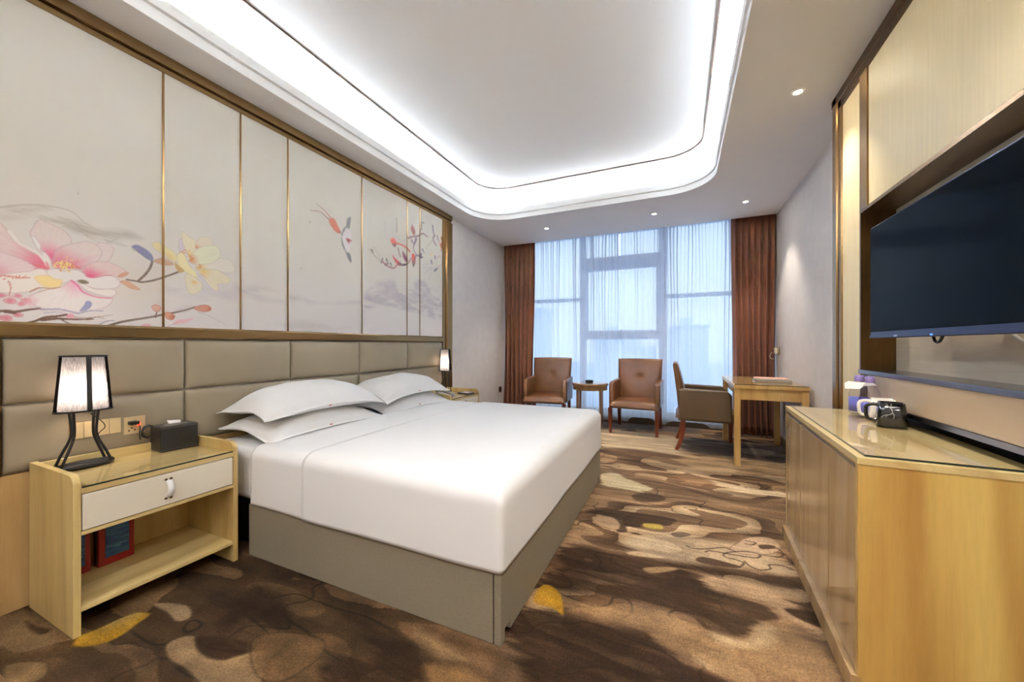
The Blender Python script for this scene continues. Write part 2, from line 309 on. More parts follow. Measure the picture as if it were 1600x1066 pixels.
class Canvas:
    def __init__(s, a0, a1, b0, b1, step, color):
        s.na = max(2, round((a1 - a0) / step)) + 1; s.nb = max(2, round((b1 - b0) / step)) + 1
        s.a = np.linspace(a0, a1, s.na); s.b = np.linspace(b0, b1, s.nb); s.A, s.B = np.meshgrid(s.a, s.b); s.C = np.zeros(s.A.shape + (3,)) + np.array(color, float)
    def region(s, P, pad):
        i0, i1 = np.searchsorted(s.a, [P[:, 0].min() - pad, P[:, 0].max() + pad]); j0, j1 = np.searchsorted(s.b, [P[:, 1].min() - pad, P[:, 1].max() + pad])
        if i1 <= i0 or j1 <= j0: return None
        return slice(j0, j1), slice(i0, i1)
    def dist(s, P, X, Y, closed):
        d = np.full(X.shape, 1e9); inside = np.zeros(X.shape, bool); tt = np.zeros(X.shape); n = len(P)
        for i in range(n if closed else n - 1):
            a = P[i]; b = P[(i + 1) % n]; e_ = b - a; L = (e_ ** 2).sum() + 1e-12
            t = np.clip(((X - a[0]) * e_[0] + (Y - a[1]) * e_[1]) / L, 0, 1); q = (X - a[0] - t * e_[0]) ** 2 + (Y - a[1] - t * e_[1]) ** 2
            if not closed: tt = np.where(q < d, (i + t) / (n - 1), tt)
            d = np.minimum(d, q)
            if closed:
                c = (a[1] > Y) != (b[1] > Y); xx = a[0] + (Y - a[1]) * e_[0] / (e_[1] if abs(e_[1]) > 1e-12 else 1e-12); inside ^= c & (X < xx)
        return np.sqrt(d), inside, tt
    def fill(s, P, c, root=None, rc=None, rr_=.1, soft=.002, alpha=1, line=None, lw=.002, la=.5, warp=0, ws=(3, 25), smooth=True, grain=0):
        P = catmull(P) if smooth else np.array(P, float); rg = s.region(P, soft * 2 + warp + lw * 2)
        if rg is None: return
        X = s.A[rg]; Y = s.B[rg]
        if warp: X = X + warp * 5 * (fbm(X * ws[0], Y * ws[1] * 1.4, 31) - .5); Y = Y + warp * .25 * (fbm(X * ws[0] * 2, Y * ws[1], 77) - .5)
        d, ins, _ = s.dist(P, X, Y, True); sd = np.where(ins, d, -d); al = np.clip(sd / soft * .5 + .5, 0, 1) * alpha
        col = np.zeros(X.shape + (3,)) + np.array(c, float)
        if root is not None:
            an = np.arctan2(Y - root[1], X - root[0]); k = np.clip(1 - np.hypot(X - root[0], Y - root[1]) / rr_ * (.86 + .28 * vnoise(an * 9 + 40, an * 0 + 3, 8)), 0, 1)[..., None] ** 1.5; col = col * (1 - .035 * vnoise(an * 26 + 99, np.hypot(X - root[0], Y - root[1]) * 30, 6)[..., None]); col = col * (1 - k) + np.array(rc, float) * k
        if grain: al = al * np.clip(1 - grain * fbm(s.A[rg] * ws[0] * 2, s.B[rg] * ws[1] * 2, 5) * 1.5, 0, 1)
        s.C[rg] = s.C[rg] * (1 - al[..., None]) + col * al[..., None]
        if line is not None:
            al = (np.clip(1 - d / lw, 0, 1) * la)[..., None]; s.C[rg] = s.C[rg] * (1 - al) + np.array(line, float) * al
    def stroke(s, P, c, w0, w1=None, alpha=1, soft=.0015, smooth=True, c2=None):
        w1 = w0 if w1 is None else w1; P = catmull(P, False) if smooth else np.array(P, float); rg = s.region(P, max(w0, w1) + soft * 2)
        if rg is None: return
        X = s.A[rg]; Y = s.B[rg]; d, _, t = s.dist(P, X, Y, False); ww = w0 + (w1 - w0) * t
        al = (np.clip((ww - d) / soft + .5, 0, 1) * alpha)[..., None]; col = np.array(c, float)
        if c2 is not None: col = col * (1 - t[..., None]) + np.array(c2, float) * t[..., None]
        s.C[rg] = s.C[rg] * (1 - al) + col * al
    def mesh(s, name, place, m, parent=None, depth=None):
        """place(A,B) -> (x,y,z) arrays; thin slab when depth is given (list of the 4 back corners is made by place with flag)"""
        x, y, z = place(s.A, s.B, 0); co = np.stack([x, y, z], -1).reshape(-1, 3); na, nb = s.na, s.nb
        ii = (np.arange(nb - 1)[:, None] * na + np.arange(na - 1)[None]).ravel(); q = np.stack([ii, ii + 1, ii + na + 1, ii + na], -1)
        nv = len(co); extra_v = []; faces = q
        if depth:
            ca = np.array([s.a[0], s.a[-1], s.a[-1], s.a[0]]); cb = np.array([s.b[0], s.b[0], s.b[-1], s.b[-1]]); X, Y_, Z = place(ca, cb, depth)
            co = np.vstack([co, np.stack([X, Y_, Z], -1)]); c4 = [0, na - 1, na * nb - 1, na * (nb - 1)]
            faces = np.vstack([q, [[c4[k], c4[(k + 1) % 4], nv + (k + 1) % 4, nv + k] for k in range(4)], [[nv + 3, nv + 2, nv + 1, nv]]])
        me = bpy.data.meshes.new(name); me.vertices.add(len(co)); me.vertices.foreach_set('co', co.ravel()); nf = len(faces)
        me.loops.add(nf * 4); me.loops.foreach_set('vertex_index', faces.ravel().astype(np.int32)); me.polygons.add(nf)
        me.polygons.foreach_set('loop_start', np.arange(nf, dtype=np.int32) * 4); me.update(calc_edges=True)
        C = np.clip(s.C, 0, 255).reshape(-1, 3) / 255; C = np.where(C < .04045, C / 12.92, ((C + .055) / 1.055) ** 2.4)
        if depth: C = np.vstack([C, np.repeat(C[:1], 4, 0)])
        at = me.attributes.new('print', 'FLOAT_COLOR', 'POINT'); at.data.foreach_set('color', np.hstack([C, np.ones((len(C), 1))]).ravel())
        me.materials.append(m); o = bpy.data.objects.new(name, me); COL.objects.link(o)
        if parent: o.parent = parent
        return o

# ================================================================== STRUCTURE
XL, XR, YN, YB, H = -2.57, 1.05, -1.2, 5.36, 2.68
box('wall_left', M['wall'], XL - .1, XL, YN, 5.85, 0, 3.03, kind='structure')
box('wall_right', M['wall'], XR, XR + .1, YN, 5.85, 0, 3.03, kind='structure')
box('wall_near', M['wall'], XL - .1, XR + .1, YN - .1, YN, 0, 3.03, kind='structure')
wb = MB().box(XL, -2.35, 5.75, 5.85, 0, 3.03).box(.90, XR, 5.75, 5.85, 0, 3.03).box(-2.35, .90, 5.75, 5.85, 0, .1).box(-2.35, .90, 5.75, 5.85, 2.86, 3.03)
wb.build('wall_back', M['wall'])['kind'] = 'structure'
box('baseboard_right', M['baseboard'], XR - .012, XR, 3.06, 5.62, 0, .075, kind='structure')
box('baseboard_left', M['baseboard'], XL, XL + .012, 3.87, 5.62, 0, .075, kind='structure')
box('trim_1', M['sill'], XL, XR, 5.60, 5.75, 0, .10, kind='structure', label='dark stone kerb under the window', bevel=.004)
box('trim_2', M['wallwood'], XL, XL + .012, .40, 3.80, 0, .575, kind='structure', label='wood panelling below the headboard')
R0 = (-2.31, .303, .0, 4.245)
def inset(r, d): return (r[0] + d, r[1] - d, r[2] + d, r[3] - d)
ROOM = (XL, XR, YN, YB)
ce = box('ceiling', M['ceiling'], XL - .1, XR + .1, YN - .1, 5.85, 3.03, 3.08, kind='structure')
def cpart(n, mb, m, sm=False):
    o = mb.build(n, m, ce, smooth=False, clean=True)
    if sm: pass
    return o
cpart('dropped_border', ring_profile([(R0, .42, 2.79), (R0, .42, H), (ROOM, .0005, H), (ROOM, .0005, 2.79), (R0, .42, 2.79)]), M['ceiling'])
cpart('lower_moulding', ring_profile([(inset(R0, 0), .42, 2.680), (inset(R0, .006), .414, 2.680), (inset(R0, .006), .414, 2.734), (inset(R0, .0), .42, 2.738)]), M['cove'])
cpart('upper_moulding', ring_profile([(inset(R0, 0), .42, 2.742), (inset(R0, .018), .402, 2.745), (inset(R0, .022), .398, 2.80), (inset(R0, 0), .42, 2.806)]), M['cove'])
cpart('cove_trough', ring_profile([(R0, .42, 2.803), (inset(R0, -.15), .57, 2.803), (inset(R0, -.15), .57, 3.03)]), M['cove'])
cpart('hidden_light_baffle', ring_profile([(inset(R0, -.055), .475, 2.803), (inset(R0, -.055), .475, 2.85), (inset(R0, -.065), .485, 2.85), (inset(R0, -.065), .485, 2.803)]), M['cove'])  # hidden upstand added to cut the strip's light off at the ceiling line
cpart('ceiling_line_strip', ring_profile([(inset(R0, .10), .33, 3.03), (inset(R0, .10), .33, 3.018), (inset(R0, .111), .319, 3.018), (inset(R0, .111), .319, 3.03)]), M['baseboard'])
cpart('light_strip', ring_profile([(inset(R0, -.088), .508, 2.805), (inset(R0, -.088), .508, 2.811), (inset(R0, -.105), .525, 2.811), (inset(R0, -.105), .525, 2.805), (inset(R0, -.088), .508, 2.805)]), emis('cove_light_strip', (230, 241, 255), COVE_STRENGTH))

cpart('curtain_pocket_fascia', MB().box(XL, XR, 5.335, 5.36, 2.685, 3.03), M['ceiling'])
# window frames and panes
wf = MB()
Y0, Y1 = 5.76, 5.82
def bar(x0, x1, z0, z1, y0=Y0, y1=Y1): wf.box(x0, x1, y0, y1, z0, z1)
bar(-2.35, .90, .10, .16); bar(-2.35, .90, 2.79, 2.86); bar(-2.35, -2.29, .16, 2.79); bar(.84, .90, .16, 2.79)
bar(-1.43, -1.335, .16, 2.79); bar(-.285, -.180, .16, 2.79)
bar(-2.29, -1.43, 1.80, 1.855); bar(-.18, .84, 1.785, 1.84)
bar(-1.335, -.285, 2.28, 2.45); bar(-1.335, -.285, 1.205, 1.30)
win = wf.build('window_1', M['frame'], None, bevel=.004); win['kind'] = 'structure'
sash = MB().box(-1.335, -1.30, 5.745, 5.80, 1.30, 2.28).box(-.32, -.285, 5.745, 5.80, 1.30, 2.28).box(-1.30, -.32, 5.745, 5.80, 1.30, 1.335).box(-1.30, -.32, 5.745, 5.80, 2.245, 2.28)
sash.build('window_sash', M['frame'], win, bevel=.003)
hd = MB().box(-.815, -.785, 5.725, 5.745, 1.30, 1.34).box(-.808, -.792, 5.70, 5.725, 1.20, 1.35)
hd.build('window_handle', M['black'], win, bevel=.004)
for (x0, x1, z0, z1) in ((-2.29, -1.43, .16, 1.80), (-2.29, -1.43, 1.855, 2.79), (-1.335, -.285, .16, 1.205), (-1.30, -.32, 1.335, 2.245), (-1.335, -.285, 2.45, 2.79), (-.18, .84, .16, 1.785), (-.18, .84, 1.84, 2.79)):
    box('pane', M['window_glass'], x0, x1, 5.785, 5.791, z0, z1, parent=win)

# outside: hazy town
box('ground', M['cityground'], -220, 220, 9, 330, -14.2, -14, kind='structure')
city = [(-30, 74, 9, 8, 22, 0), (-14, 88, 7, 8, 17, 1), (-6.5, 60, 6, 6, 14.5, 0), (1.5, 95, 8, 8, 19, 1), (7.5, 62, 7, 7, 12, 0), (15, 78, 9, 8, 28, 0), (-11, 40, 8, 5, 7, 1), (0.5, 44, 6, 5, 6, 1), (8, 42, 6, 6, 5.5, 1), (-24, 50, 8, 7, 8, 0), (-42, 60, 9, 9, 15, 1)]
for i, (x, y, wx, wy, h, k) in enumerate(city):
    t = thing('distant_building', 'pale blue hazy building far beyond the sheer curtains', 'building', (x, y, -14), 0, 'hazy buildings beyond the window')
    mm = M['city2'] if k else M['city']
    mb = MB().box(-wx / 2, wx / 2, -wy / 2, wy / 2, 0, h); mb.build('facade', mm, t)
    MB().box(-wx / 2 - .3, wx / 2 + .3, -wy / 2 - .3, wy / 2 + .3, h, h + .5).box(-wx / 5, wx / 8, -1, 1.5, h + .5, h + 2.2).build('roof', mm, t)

# carpet -------------------------------------------------------------
cv = Canvas(XL, XR, .45, 5.62, .0056, (150, 122, 94))
X, Y = cv.A, cv.B
wx = X + .10 * fbm(X * 3, Y * 4, 15, 3); wy = Y + .06 * fbm(X * 5, Y * 3, 25, 3)
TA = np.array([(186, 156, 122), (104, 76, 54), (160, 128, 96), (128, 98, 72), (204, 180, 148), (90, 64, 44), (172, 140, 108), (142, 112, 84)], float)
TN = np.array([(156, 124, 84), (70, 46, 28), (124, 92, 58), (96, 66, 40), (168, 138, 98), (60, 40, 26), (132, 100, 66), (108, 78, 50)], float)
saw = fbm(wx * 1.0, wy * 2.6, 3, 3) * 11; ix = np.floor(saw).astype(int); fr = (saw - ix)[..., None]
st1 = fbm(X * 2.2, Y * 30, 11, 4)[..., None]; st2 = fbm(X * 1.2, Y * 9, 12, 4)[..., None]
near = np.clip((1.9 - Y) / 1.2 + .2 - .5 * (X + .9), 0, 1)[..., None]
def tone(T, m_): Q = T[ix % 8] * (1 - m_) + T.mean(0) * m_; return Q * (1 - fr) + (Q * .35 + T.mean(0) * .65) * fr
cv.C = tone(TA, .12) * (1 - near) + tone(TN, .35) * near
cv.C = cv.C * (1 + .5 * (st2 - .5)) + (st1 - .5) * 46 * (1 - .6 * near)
# fine drawn contour lines in patches
for (sd, lv, fx, fy) in ((51, .50, 2.4, 5.5), (57, .46, 3.2, 6.5)):
    q_ = fbm(X * fx + .3 * fbm(X * 6, Y * 8, 4, 2), Y * fy, sd, 2); gx, gy = np.gradient(q_, cv.b, cv.a); gm = np.hypot(gx, gy) + .3
    ln = np.clip(1 - np.abs(q_ - lv) / gm / .0065, 0, 1) * np.clip((fbm(X * 1.4, Y * 2, sd + 3, 2) - .52) * 12, 0, 1)
    cv.C = cv.C * (1 - .45 * ln[..., None])
DK = (62, 40, 25); DK2 = (78, 54, 38); MD = (112, 86, 64); BG = (184, 156, 124); LT = (216, 196, 168); YE = (214, 164, 30)
def cf(P, c, **k):
    k.setdefault('grain', .30 if sum(c) < 330 else .16); cv.fill(P, c, **k)
# near left
cf([(-1.747,0.743),(-1.751,0.788),(-1.703,0.816),(-1.629,0.789),(-1.543,0.784),(-1.477,0.799),(-1.462,0.833),(-1.425,0.862),(-1.39,0.897),(-1.341,0.893),(-1.322,0.842),(-1.253,0.767),(-1.385,0.708),(-1.558,0.719),(-1.654,0.716)], (170, 142, 106), soft=0.0066, line=(50, 34, 22), lw=.006)
cf([(-1.662,0.797),(-1.689,0.816),(-1.609,0.855),(-1.494,0.88),(-1.431,0.872),(-1.454,0.824),(-1.515,0.784),(-1.596,0.779)], DK, soft=0.0066)
cf([(-1.79,1.041),(-1.798,1.095),(-1.664,1.097),(-1.547,1.081),(-1.437,0.986),(-1.545,0.971),(-1.638,0.965),(-1.611,0.889),(-1.627,0.864),(-1.736,0.929)], DK, soft=0.0275, warp=.03, alpha=.9)
cf([(-1.645,0.874),(-1.59,0.924),(-1.435,0.951),(-1.37,0.945),(-1.39,0.897),(-1.471,0.866)], DK2, soft=0.033, warp=.03, alpha=.8)
cf([(-2.109,0.63),(-2.097,0.675),(-2.092,0.741),(-2.073,0.79),(-2.01,0.806),(-1.988,0.757),(-1.963,0.696),(-1.979,0.645),(-2.05,0.603)], YE, root=(-2.119,0.757), rc=(190, 170, 128), rr_=.16, soft=0.0055, line=(90, 66, 30), lw=.005)
cf([(-2.072,0.841),(-2.031,0.873),(-1.941,0.896),(-1.875,0.887),(-1.834,0.857),(-1.864,0.828),(-1.954,0.839)], (186, 160, 124), soft=0.0055, line=(64, 44, 30), lw=.004)
cf([(-1.862,0.691),(-1.789,0.717),(-1.647,0.708),(-1.709,0.668),(-1.815,0.665)], DK2, soft=0.033, warp=.02, alpha=.8)
cf([(-2.152,0.469),(-2.05,0.532),(-1.952,0.504),(-2.008,0.44)], (158, 130, 88), soft=0.011, line=(50, 34, 22), lw=.005)
cf([(-2.58,0.55),(-2.464,0.622),(-2.193,0.61),(-2.176,0.55),(-2.356,0.502)], (160, 134, 96), soft=0.044, warp=.03)
cf([(-1.945,0.491),(-1.984,0.574),(-1.778,0.652),(-1.536,0.64),(-1.86,0.47)], DK2, soft=0.066, warp=.03, alpha=.7)
cf([(-2.426,0.579),(-2.347,0.585),(-2.257,0.602),(-2.254,0.576),(-2.326,0.568)], DK2, soft=0.0066)
cf([(-1.481,0.895),(-1.407,0.97),(-1.254,1.004),(-1.186,0.963),(-1.186,0.875),(-1.228,0.814),(-1.33,0.81)], (134, 102, 66), soft=0.0165, line=(56, 38, 24), lw=.005)
cf([(-1.119,0.942),(-1.065,1.011),(-1.04,1.08),(-0.993,1.132),(-0.916,1.116),(-0.791,1.098),(-0.809,1.056),(-0.718,1.032),(-0.942,0.895),(-1.074,0.86)], DK, soft=0.0275, warp=.05)
cf([(-0.963,1.17),(-0.902,1.19),(-0.764,1.159),(-0.759,1.13),(-0.825,1.125),(-0.899,1.147)], (178, 146, 106), soft=0.022, warp=.05)
cf([(-0.815,1.064),(-0.741,1.103),(-0.588,1.101),(-0.705,1.013)], (150, 116, 74), soft=0.0165)
# foreground right of the bed
cf([(-0.625,1.354),(-0.592,1.484),(-0.44,1.52),(-0.303,1.526),(-0.098,1.555),(-0.079,1.502),(0.003,1.464),(0.087,1.445),(0.166,1.425),(-0.406,1.152),(-0.553,1.235),(-0.614,1.278)], DK, soft=0.0275, warp=.05)
cf([(-0.574,2.034),(-0.347,2.079),(-0.13,2.109),(0.058,2.094),(0.057,2.052),(0.024,2.004),(0.16,1.926),(0.089,1.749),(-0.108,1.742),(-0.381,1.664),(-0.573,1.651),(-0.581,1.771)], DK, soft=0.0275, warp=.05)
cf([(-0.118,1.913),(0.16,1.926),(0.316,1.914),(0.363,1.872),(0.36,1.835),(0.288,1.784),(0.22,1.666),(0.1,1.655),(0.038,1.718),(-0.108,1.742),(-0.27,1.719)], (78, 54, 36), soft=0.0066, warp=.004)
cf([(-0.461,1.565),(-0.258,1.643),(-0.008,1.685),(0.106,1.643),(0.214,1.657),(0.358,1.823),(0.405,1.795),(0.481,1.712),(0.517,1.598),(0.22,1.429),(0.088,1.462),(-0.073,1.511),(-0.104,1.567),(-0.318,1.535)], (164, 132, 96), soft=0.0275, warp=.03)
cf([(0.106,1.643),(0.22,1.666),(0.296,1.78),(0.347,1.769),(0.3,1.679),(0.187,1.605)], (200, 174, 138), soft=0.022, warp=.02)
cf([(-0.596,1.596),(-0.581,1.658),(-0.535,1.658),(-0.49,1.62),(-0.464,1.564),(-0.444,1.506),(-0.5,1.526),(-0.579,1.525)], YE, root=(-0.549,1.483), rc=(140, 104, 62), rr_=.12, soft=0.0044)
cf([(0.132,2.053),(0.317,2.056),(0.45,1.997),(0.502,1.787),(0.437,1.847),(0.372,1.897),(0.32,1.938),(0.161,1.941),(0.074,1.994)], (196, 164, 132), soft=0.0165, warp=.03)
cf([(-0.171,1.985),(-0.069,2.043),(-0.01,2.046),(-0.124,1.96)], (172, 142, 104), soft=0.0055)
cf([(-0.268,2.093),(-0.2,2.138),(-0.072,2.129),(-0.196,2.086)], (196, 170, 138), soft=0.0066)
cf([(-0.218,2.325),(-0.011,2.401),(0.381,2.47),(0.465,2.37),(0.5,2.218),(0.255,2.188),(0.064,2.127),(-0.166,2.113),(-0.312,2.211)], LT, soft=0.0275, warp=.03, alpha=.75)
cf([(0.362,2.553),(0.464,2.599),(0.508,2.542),(0.483,2.445),(0.362,2.35),(0.244,2.351),(0.285,2.442)], (206, 178, 150), soft=0.0066, line=(96, 74, 58), lw=.005)
cf([(0.075,2.188),(0.119,2.221),(0.257,2.207),(0.262,2.18),(0.153,2.154),(0.083,2.16)], DK2, soft=0.0044)
cf([(0.329,2.136),(0.386,2.178),(0.499,2.169),(0.488,2.103),(0.396,2.092),(0.345,2.105)], DK2, soft=0.011, warp=.01)
cf([(0.406,1.929),(0.485,1.948),(0.541,1.932),(0.539,1.859),(0.465,1.867),(0.415,1.9)], DK, soft=0.0055)
cf([(0.4,2.479),(0.462,2.507),(0.478,2.477),(0.406,2.438)], DK2, soft=0.0044)
cf([(-0.587,2.504),(-0.38,2.607),(-0.058,2.629),(-0.038,2.571),(-0.073,2.51),(-0.212,2.465),(-0.227,2.423),(-0.307,2.396),(-0.295,2.332),(-0.336,2.305),(-0.358,2.329),(-0.347,2.405),(-0.401,2.475),(-0.516,2.494)], (70, 50, 38), soft=0.0066, warp=.005)
cf([(-0.525,2.439),(-0.412,2.49),(-0.349,2.422),(-0.351,2.332),(-0.467,2.351)], (190, 160, 132), soft=0.0066, line=(90, 68, 52), lw=.005)
cf([(-0.21,2.485),(-0.114,2.509),(-0.101,2.453),(-0.191,2.43)], (210, 186, 84), soft=0.0066)
cf([(-0.05,2.417),(0.002,2.457),(0.054,2.447),(-0.015,2.384)], (120, 100, 84), soft=0.0044, line=(84, 66, 52), lw=.005)
for q in ([(0.028,2.304),(0.063,2.291),(0.124,2.311),(0.215,2.366),(0.274,2.351)], [(0.122,2.276),(0.148,2.301),(0.239,2.308),(0.358,2.322),(0.385,2.367),(0.321,2.372),(0.225,2.315),(0.212,2.269),(0.263,2.26),(0.296,2.243),(0.269,2.189)], [(0.301,2.264),(0.321,2.224),(0.362,2.207),(0.411,2.24),(0.412,2.277),(0.47,2.297),(0.508,2.278)], [(0.394,2.371),(0.467,2.377),(0.502,2.426),(0.487,2.482)], [(0.339,2.504),(0.386,2.502),(0.364,2.463),(0.331,2.462)]):
    cv.stroke(q, (90, 70, 54), .0045, alpha=.9, soft=0.0033)
# middle distance
cf([(-0.932,4.991),(0.061,4.99),(0.058,4.729),(0.154,4.134),(-0.14,4.145),(-0.454,4.157),(-0.77,4.123)], LT, soft=0.0275, warp=.05, ws=(2, 14))
cf([(-0.77,4.123),(-0.526,4.205),(-0.14,4.17),(0.152,4.088),(0.38,4.191),(0.637,4.134),(0.196,3.855),(-0.018,3.819),(-0.247,3.909),(-0.548,3.889),(-0.722,3.933)], (118, 92, 70), soft=0.0275, warp=.08, ws=(2, 14))
cf([(-0.642,3.44),(-0.406,3.47),(-0.163,3.37),(0.165,3.244),(0.494,3.208),(0.689,3.223),(0.653,3.137),(0.242,3.119),(-0.106,3.15),(-0.596,3.277)], (134, 104, 78), soft=0.033, warp=.08, ws=(2, 14), alpha=.85)
cf([(-0.637,3.294),(-0.528,3.361),(-0.375,3.242),(-0.259,3.184),(-0.221,3.113),(-0.281,3.002),(-0.426,3.021),(-0.587,3.037)], (226, 212, 180), soft=0.011, warp=.03)
cf([(-0.328,2.915),(-0.236,3.009),(-0.118,2.983),(-0.107,2.913),(-0.197,2.837),(-0.292,2.83)], (92, 68, 50), soft=0.00825)
cf([(0.198,3.515),(0.359,3.462),(0.527,3.421),(0.728,3.442),(0.698,3.337),(0.429,3.321),(0.265,3.42)], LT, soft=0.011, warp=.04)
cf([(0.102,4.354),(0.506,4.339),(0.893,4.291),(0.813,3.91),(0.291,3.747),(-0.019,3.924)], (192, 164, 128), soft=0.033, warp=.06, alpha=.7)
cf([(0.061,4.99),(0.578,4.963),(1.026,4.93),(0.902,4.338),(0.506,4.339),(0.072,4.393)], (104, 92, 88), soft=0.033, warp=.06, ws=(2, 14))  # grey-brown patch puts the chair's shade into the carpet colour
cf([(0.645,4.759),(0.897,4.712),(0.798,4.47),(0.584,4.52)], (150, 138, 128), soft=0.011, warp=.03)
cf([(0.768,4.457),(0.933,4.485),(0.893,4.291),(0.795,4.311)], (84, 72, 66), soft=0.00825)
cf([(-1.042,5.735),(0.14,6.01),(0.161,5.325),(-0.487,5.191),(-0.937,5.157)], (120, 108, 104), soft=0.033, warp=.06)
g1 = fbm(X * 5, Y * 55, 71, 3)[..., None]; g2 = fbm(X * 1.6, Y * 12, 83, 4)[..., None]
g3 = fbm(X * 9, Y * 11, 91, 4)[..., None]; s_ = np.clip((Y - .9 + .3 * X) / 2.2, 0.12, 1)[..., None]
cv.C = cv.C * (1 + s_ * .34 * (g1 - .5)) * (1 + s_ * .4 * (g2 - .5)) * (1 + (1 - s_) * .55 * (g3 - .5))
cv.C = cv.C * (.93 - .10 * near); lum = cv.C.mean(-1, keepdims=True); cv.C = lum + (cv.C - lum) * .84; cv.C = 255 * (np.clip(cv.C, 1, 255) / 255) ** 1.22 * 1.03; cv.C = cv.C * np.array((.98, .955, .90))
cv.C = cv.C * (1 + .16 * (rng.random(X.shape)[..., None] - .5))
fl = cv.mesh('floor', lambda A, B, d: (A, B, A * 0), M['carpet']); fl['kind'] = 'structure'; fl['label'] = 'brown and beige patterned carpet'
c2 = Canvas(XL, XR, YN, .45, .05, (112, 84, 56)); c2.C = c2.C * (.8 + .4 * fbm(c2.A * 1.2, c2.B * 3, 3, 3)[..., None]); c2.mesh('carpet_strip', lambda A, B, d: (A, B, A * 0), M['carpet'], fl)
box('subfloor', M['baseboard'], XL - .1, XR + .1, YN - .1, 5.85, -.06, -.003, kind='structure', parent=fl)

# ================================================================== MURAL WALL
mural = thing('mural_wall', 'tall printed panels of pink and yellow magnolias with a flying bird, framed in bronze above the headboard', 'wall panel', (0, 0, 0))
seams = [.50, 1.076, 1.467, 1.782, 2.462, 3.057, 3.263, 3.685]; ZB, ZT = 1.217, 2.592
OUT = (196, 178, 182)
def W1(u, v):
    # drafting grid of the mural sketch -> metres along / up the wall
    t = -2.553 / (-.409923 + (u - 800) / 586 * .912120); return (t * (.912120 + (u - 800) / 586 * .409923), 1.12 + t * (539 - v) / 586)
def paint_mural(c):
    A, B = c.A, c.B
    g = fbm(A * 3, B * 3, 41, 4)[..., None]; c.C[:] = np.array((216, 211, 199.)) + (g - .5) * 8
    low = np.clip((1.95 - B) / .7, 0, 1)[..., None]; c.C[:] = c.C * (1 - low) + np.array((222, 217, 216.)) * low
    def mount(P, col, al=.5, seed=1):
        P = catmull(np.array(P)); rg = c.region(P, .05)
        if rg is None: return
        d, ins, _ = c.dist(P, A[rg], B[rg], True); t = fbm(A[rg] * 9 + 2 * fbm(A[rg] * 4, B[rg] * 4, 3), B[rg] * 26, seed, 4)
        a = (np.clip(d / .05, 0, 1) * ins * np.clip((t - .34) * 3.2, 0, 1) * al)[..., None]; c.C[rg] = c.C[rg] * (1 - a) + np.array(col) * a
    G = (168, 160, 150)
    mount([(0.536,1.689),(0.593,1.735),(0.663,1.743),(0.739,1.734),(0.821,1.693),(0.935,1.713),(1.01,1.667),(0.888,1.63),(0.779,1.603),(0.743,1.611),(0.719,1.646),(0.645,1.67),(0.576,1.627),(0.536,1.61)], G, .85)
    c.stroke([(0.536,1.681),(0.568,1.699),(0.61,1.719),(0.672,1.735),(0.739,1.734),(0.79,1.69),(0.843,1.668),(0.9,1.652)], G, .003, .001, .6, .006)
    c.stroke([(0.719,1.663),(0.769,1.648),(0.811,1.62),(0.854,1.615),(0.9,1.652)], G, .002, .001, .6, .004)
    mount([(1.409,1.514),(1.648,1.525),(1.883,1.502),(2.045,1.463),(2.425,1.526),(2.425,1.459),(1.784,1.398),(1.484,1.411)], (190, 182, 184), .6, 4)
    mount([(2.468,1.553),(2.573,1.664),(2.733,1.766),(2.909,1.77),(3.1,1.735),(3.256,1.867),(3.401,1.821),(3.543,1.682),(3.669,1.712),(3.669,1.412),(3.1,1.444),(2.733,1.476),(2.498,1.398)], (186, 178, 184), .8, 6)
    mount([(2.468,1.508),(2.733,1.658),(3.021,1.62),(3.203,1.452),(2.733,1.488)], (186, 178, 184), .7, 8)
    mount([(1.605,1.253),(1.883,1.323),(2.162,1.29),(2.425,1.27),(2.045,1.214),(1.648,1.203)], (196, 190, 186), .5, 2)
    mount([(1.077,1.497),(1.305,1.498),(1.461,1.489),(1.461,1.38),(1.208,1.373),(1.077,1.394)], (200, 192, 196), .6, 12)
    for (u, v) in (): pass
    for q in ([(0.763,1.831),(0.767,1.823),(0.761,1.818)], [(1.883,1.691),(1.893,1.683),(1.878,1.676)], [(1.951,2.056),(1.967,2.051),(1.951,2.036)]): c.fill(q, (180, 174, 160), soft=.004, alpha=.6)
    for k_ in range(26):   # dry brush lines of the hills
        u0 = rng.uniform(568, 672); v0 = rng.uniform(440, 478); dv = rng.uniform(3, 11); p = [W1(u0, v0), W1(u0 + 9, v0 - dv * .3), W1(u0 + 20, v0 + dv)]
        c.stroke(p, (176, 168, 176), .004, .002, .35, .008)
    for k_ in range(22):
        u0 = rng.uniform(60, 170); t_ = (u0 - 60) / 130; v0 = 330 + 38 * t_ + rng.uniform(0, 16); p = [W1(u0, v0), W1(u0 + 14, v0 + 4 + rng.uniform(-2, 3)), W1(u0 + 32, v0 + 9)]
        c.stroke(p, (176, 168, 158), .0025, .001, .4, .005)
    PK = (228, 213, 208); PR = (214, 92, 128); WH = (234, 228, 226); WC = (226, 214, 210)
    f = c.fill; L = dict(line=(188, 160, 168), lw=.0035, la=.55, soft=.003)
    # --- pink magnolia
    f([(0.879,1.48),(0.935,1.554),(1.023,1.549),(1.064,1.478),(1.023,1.353),(0.935,1.327),(0.877,1.4)], (220, 212, 200), soft=.05, alpha=.6)
    f([(0.826,1.605),(0.854,1.615),(0.879,1.603),(0.881,1.575),(0.866,1.534),(0.832,1.511),(0.811,1.544)], (224, 210, 206), **L)
    f([(0.648,1.665),(0.696,1.651),(0.725,1.633),(0.741,1.605),(0.737,1.58),(0.706,1.558),(0.693,1.524),(0.683,1.482),(0.674,1.508),(0.656,1.535),(0.641,1.568),(0.622,1.594),(0.631,1.629)], PK, root=(0.681,1.51), rc=PR, rr_=.085, **L)
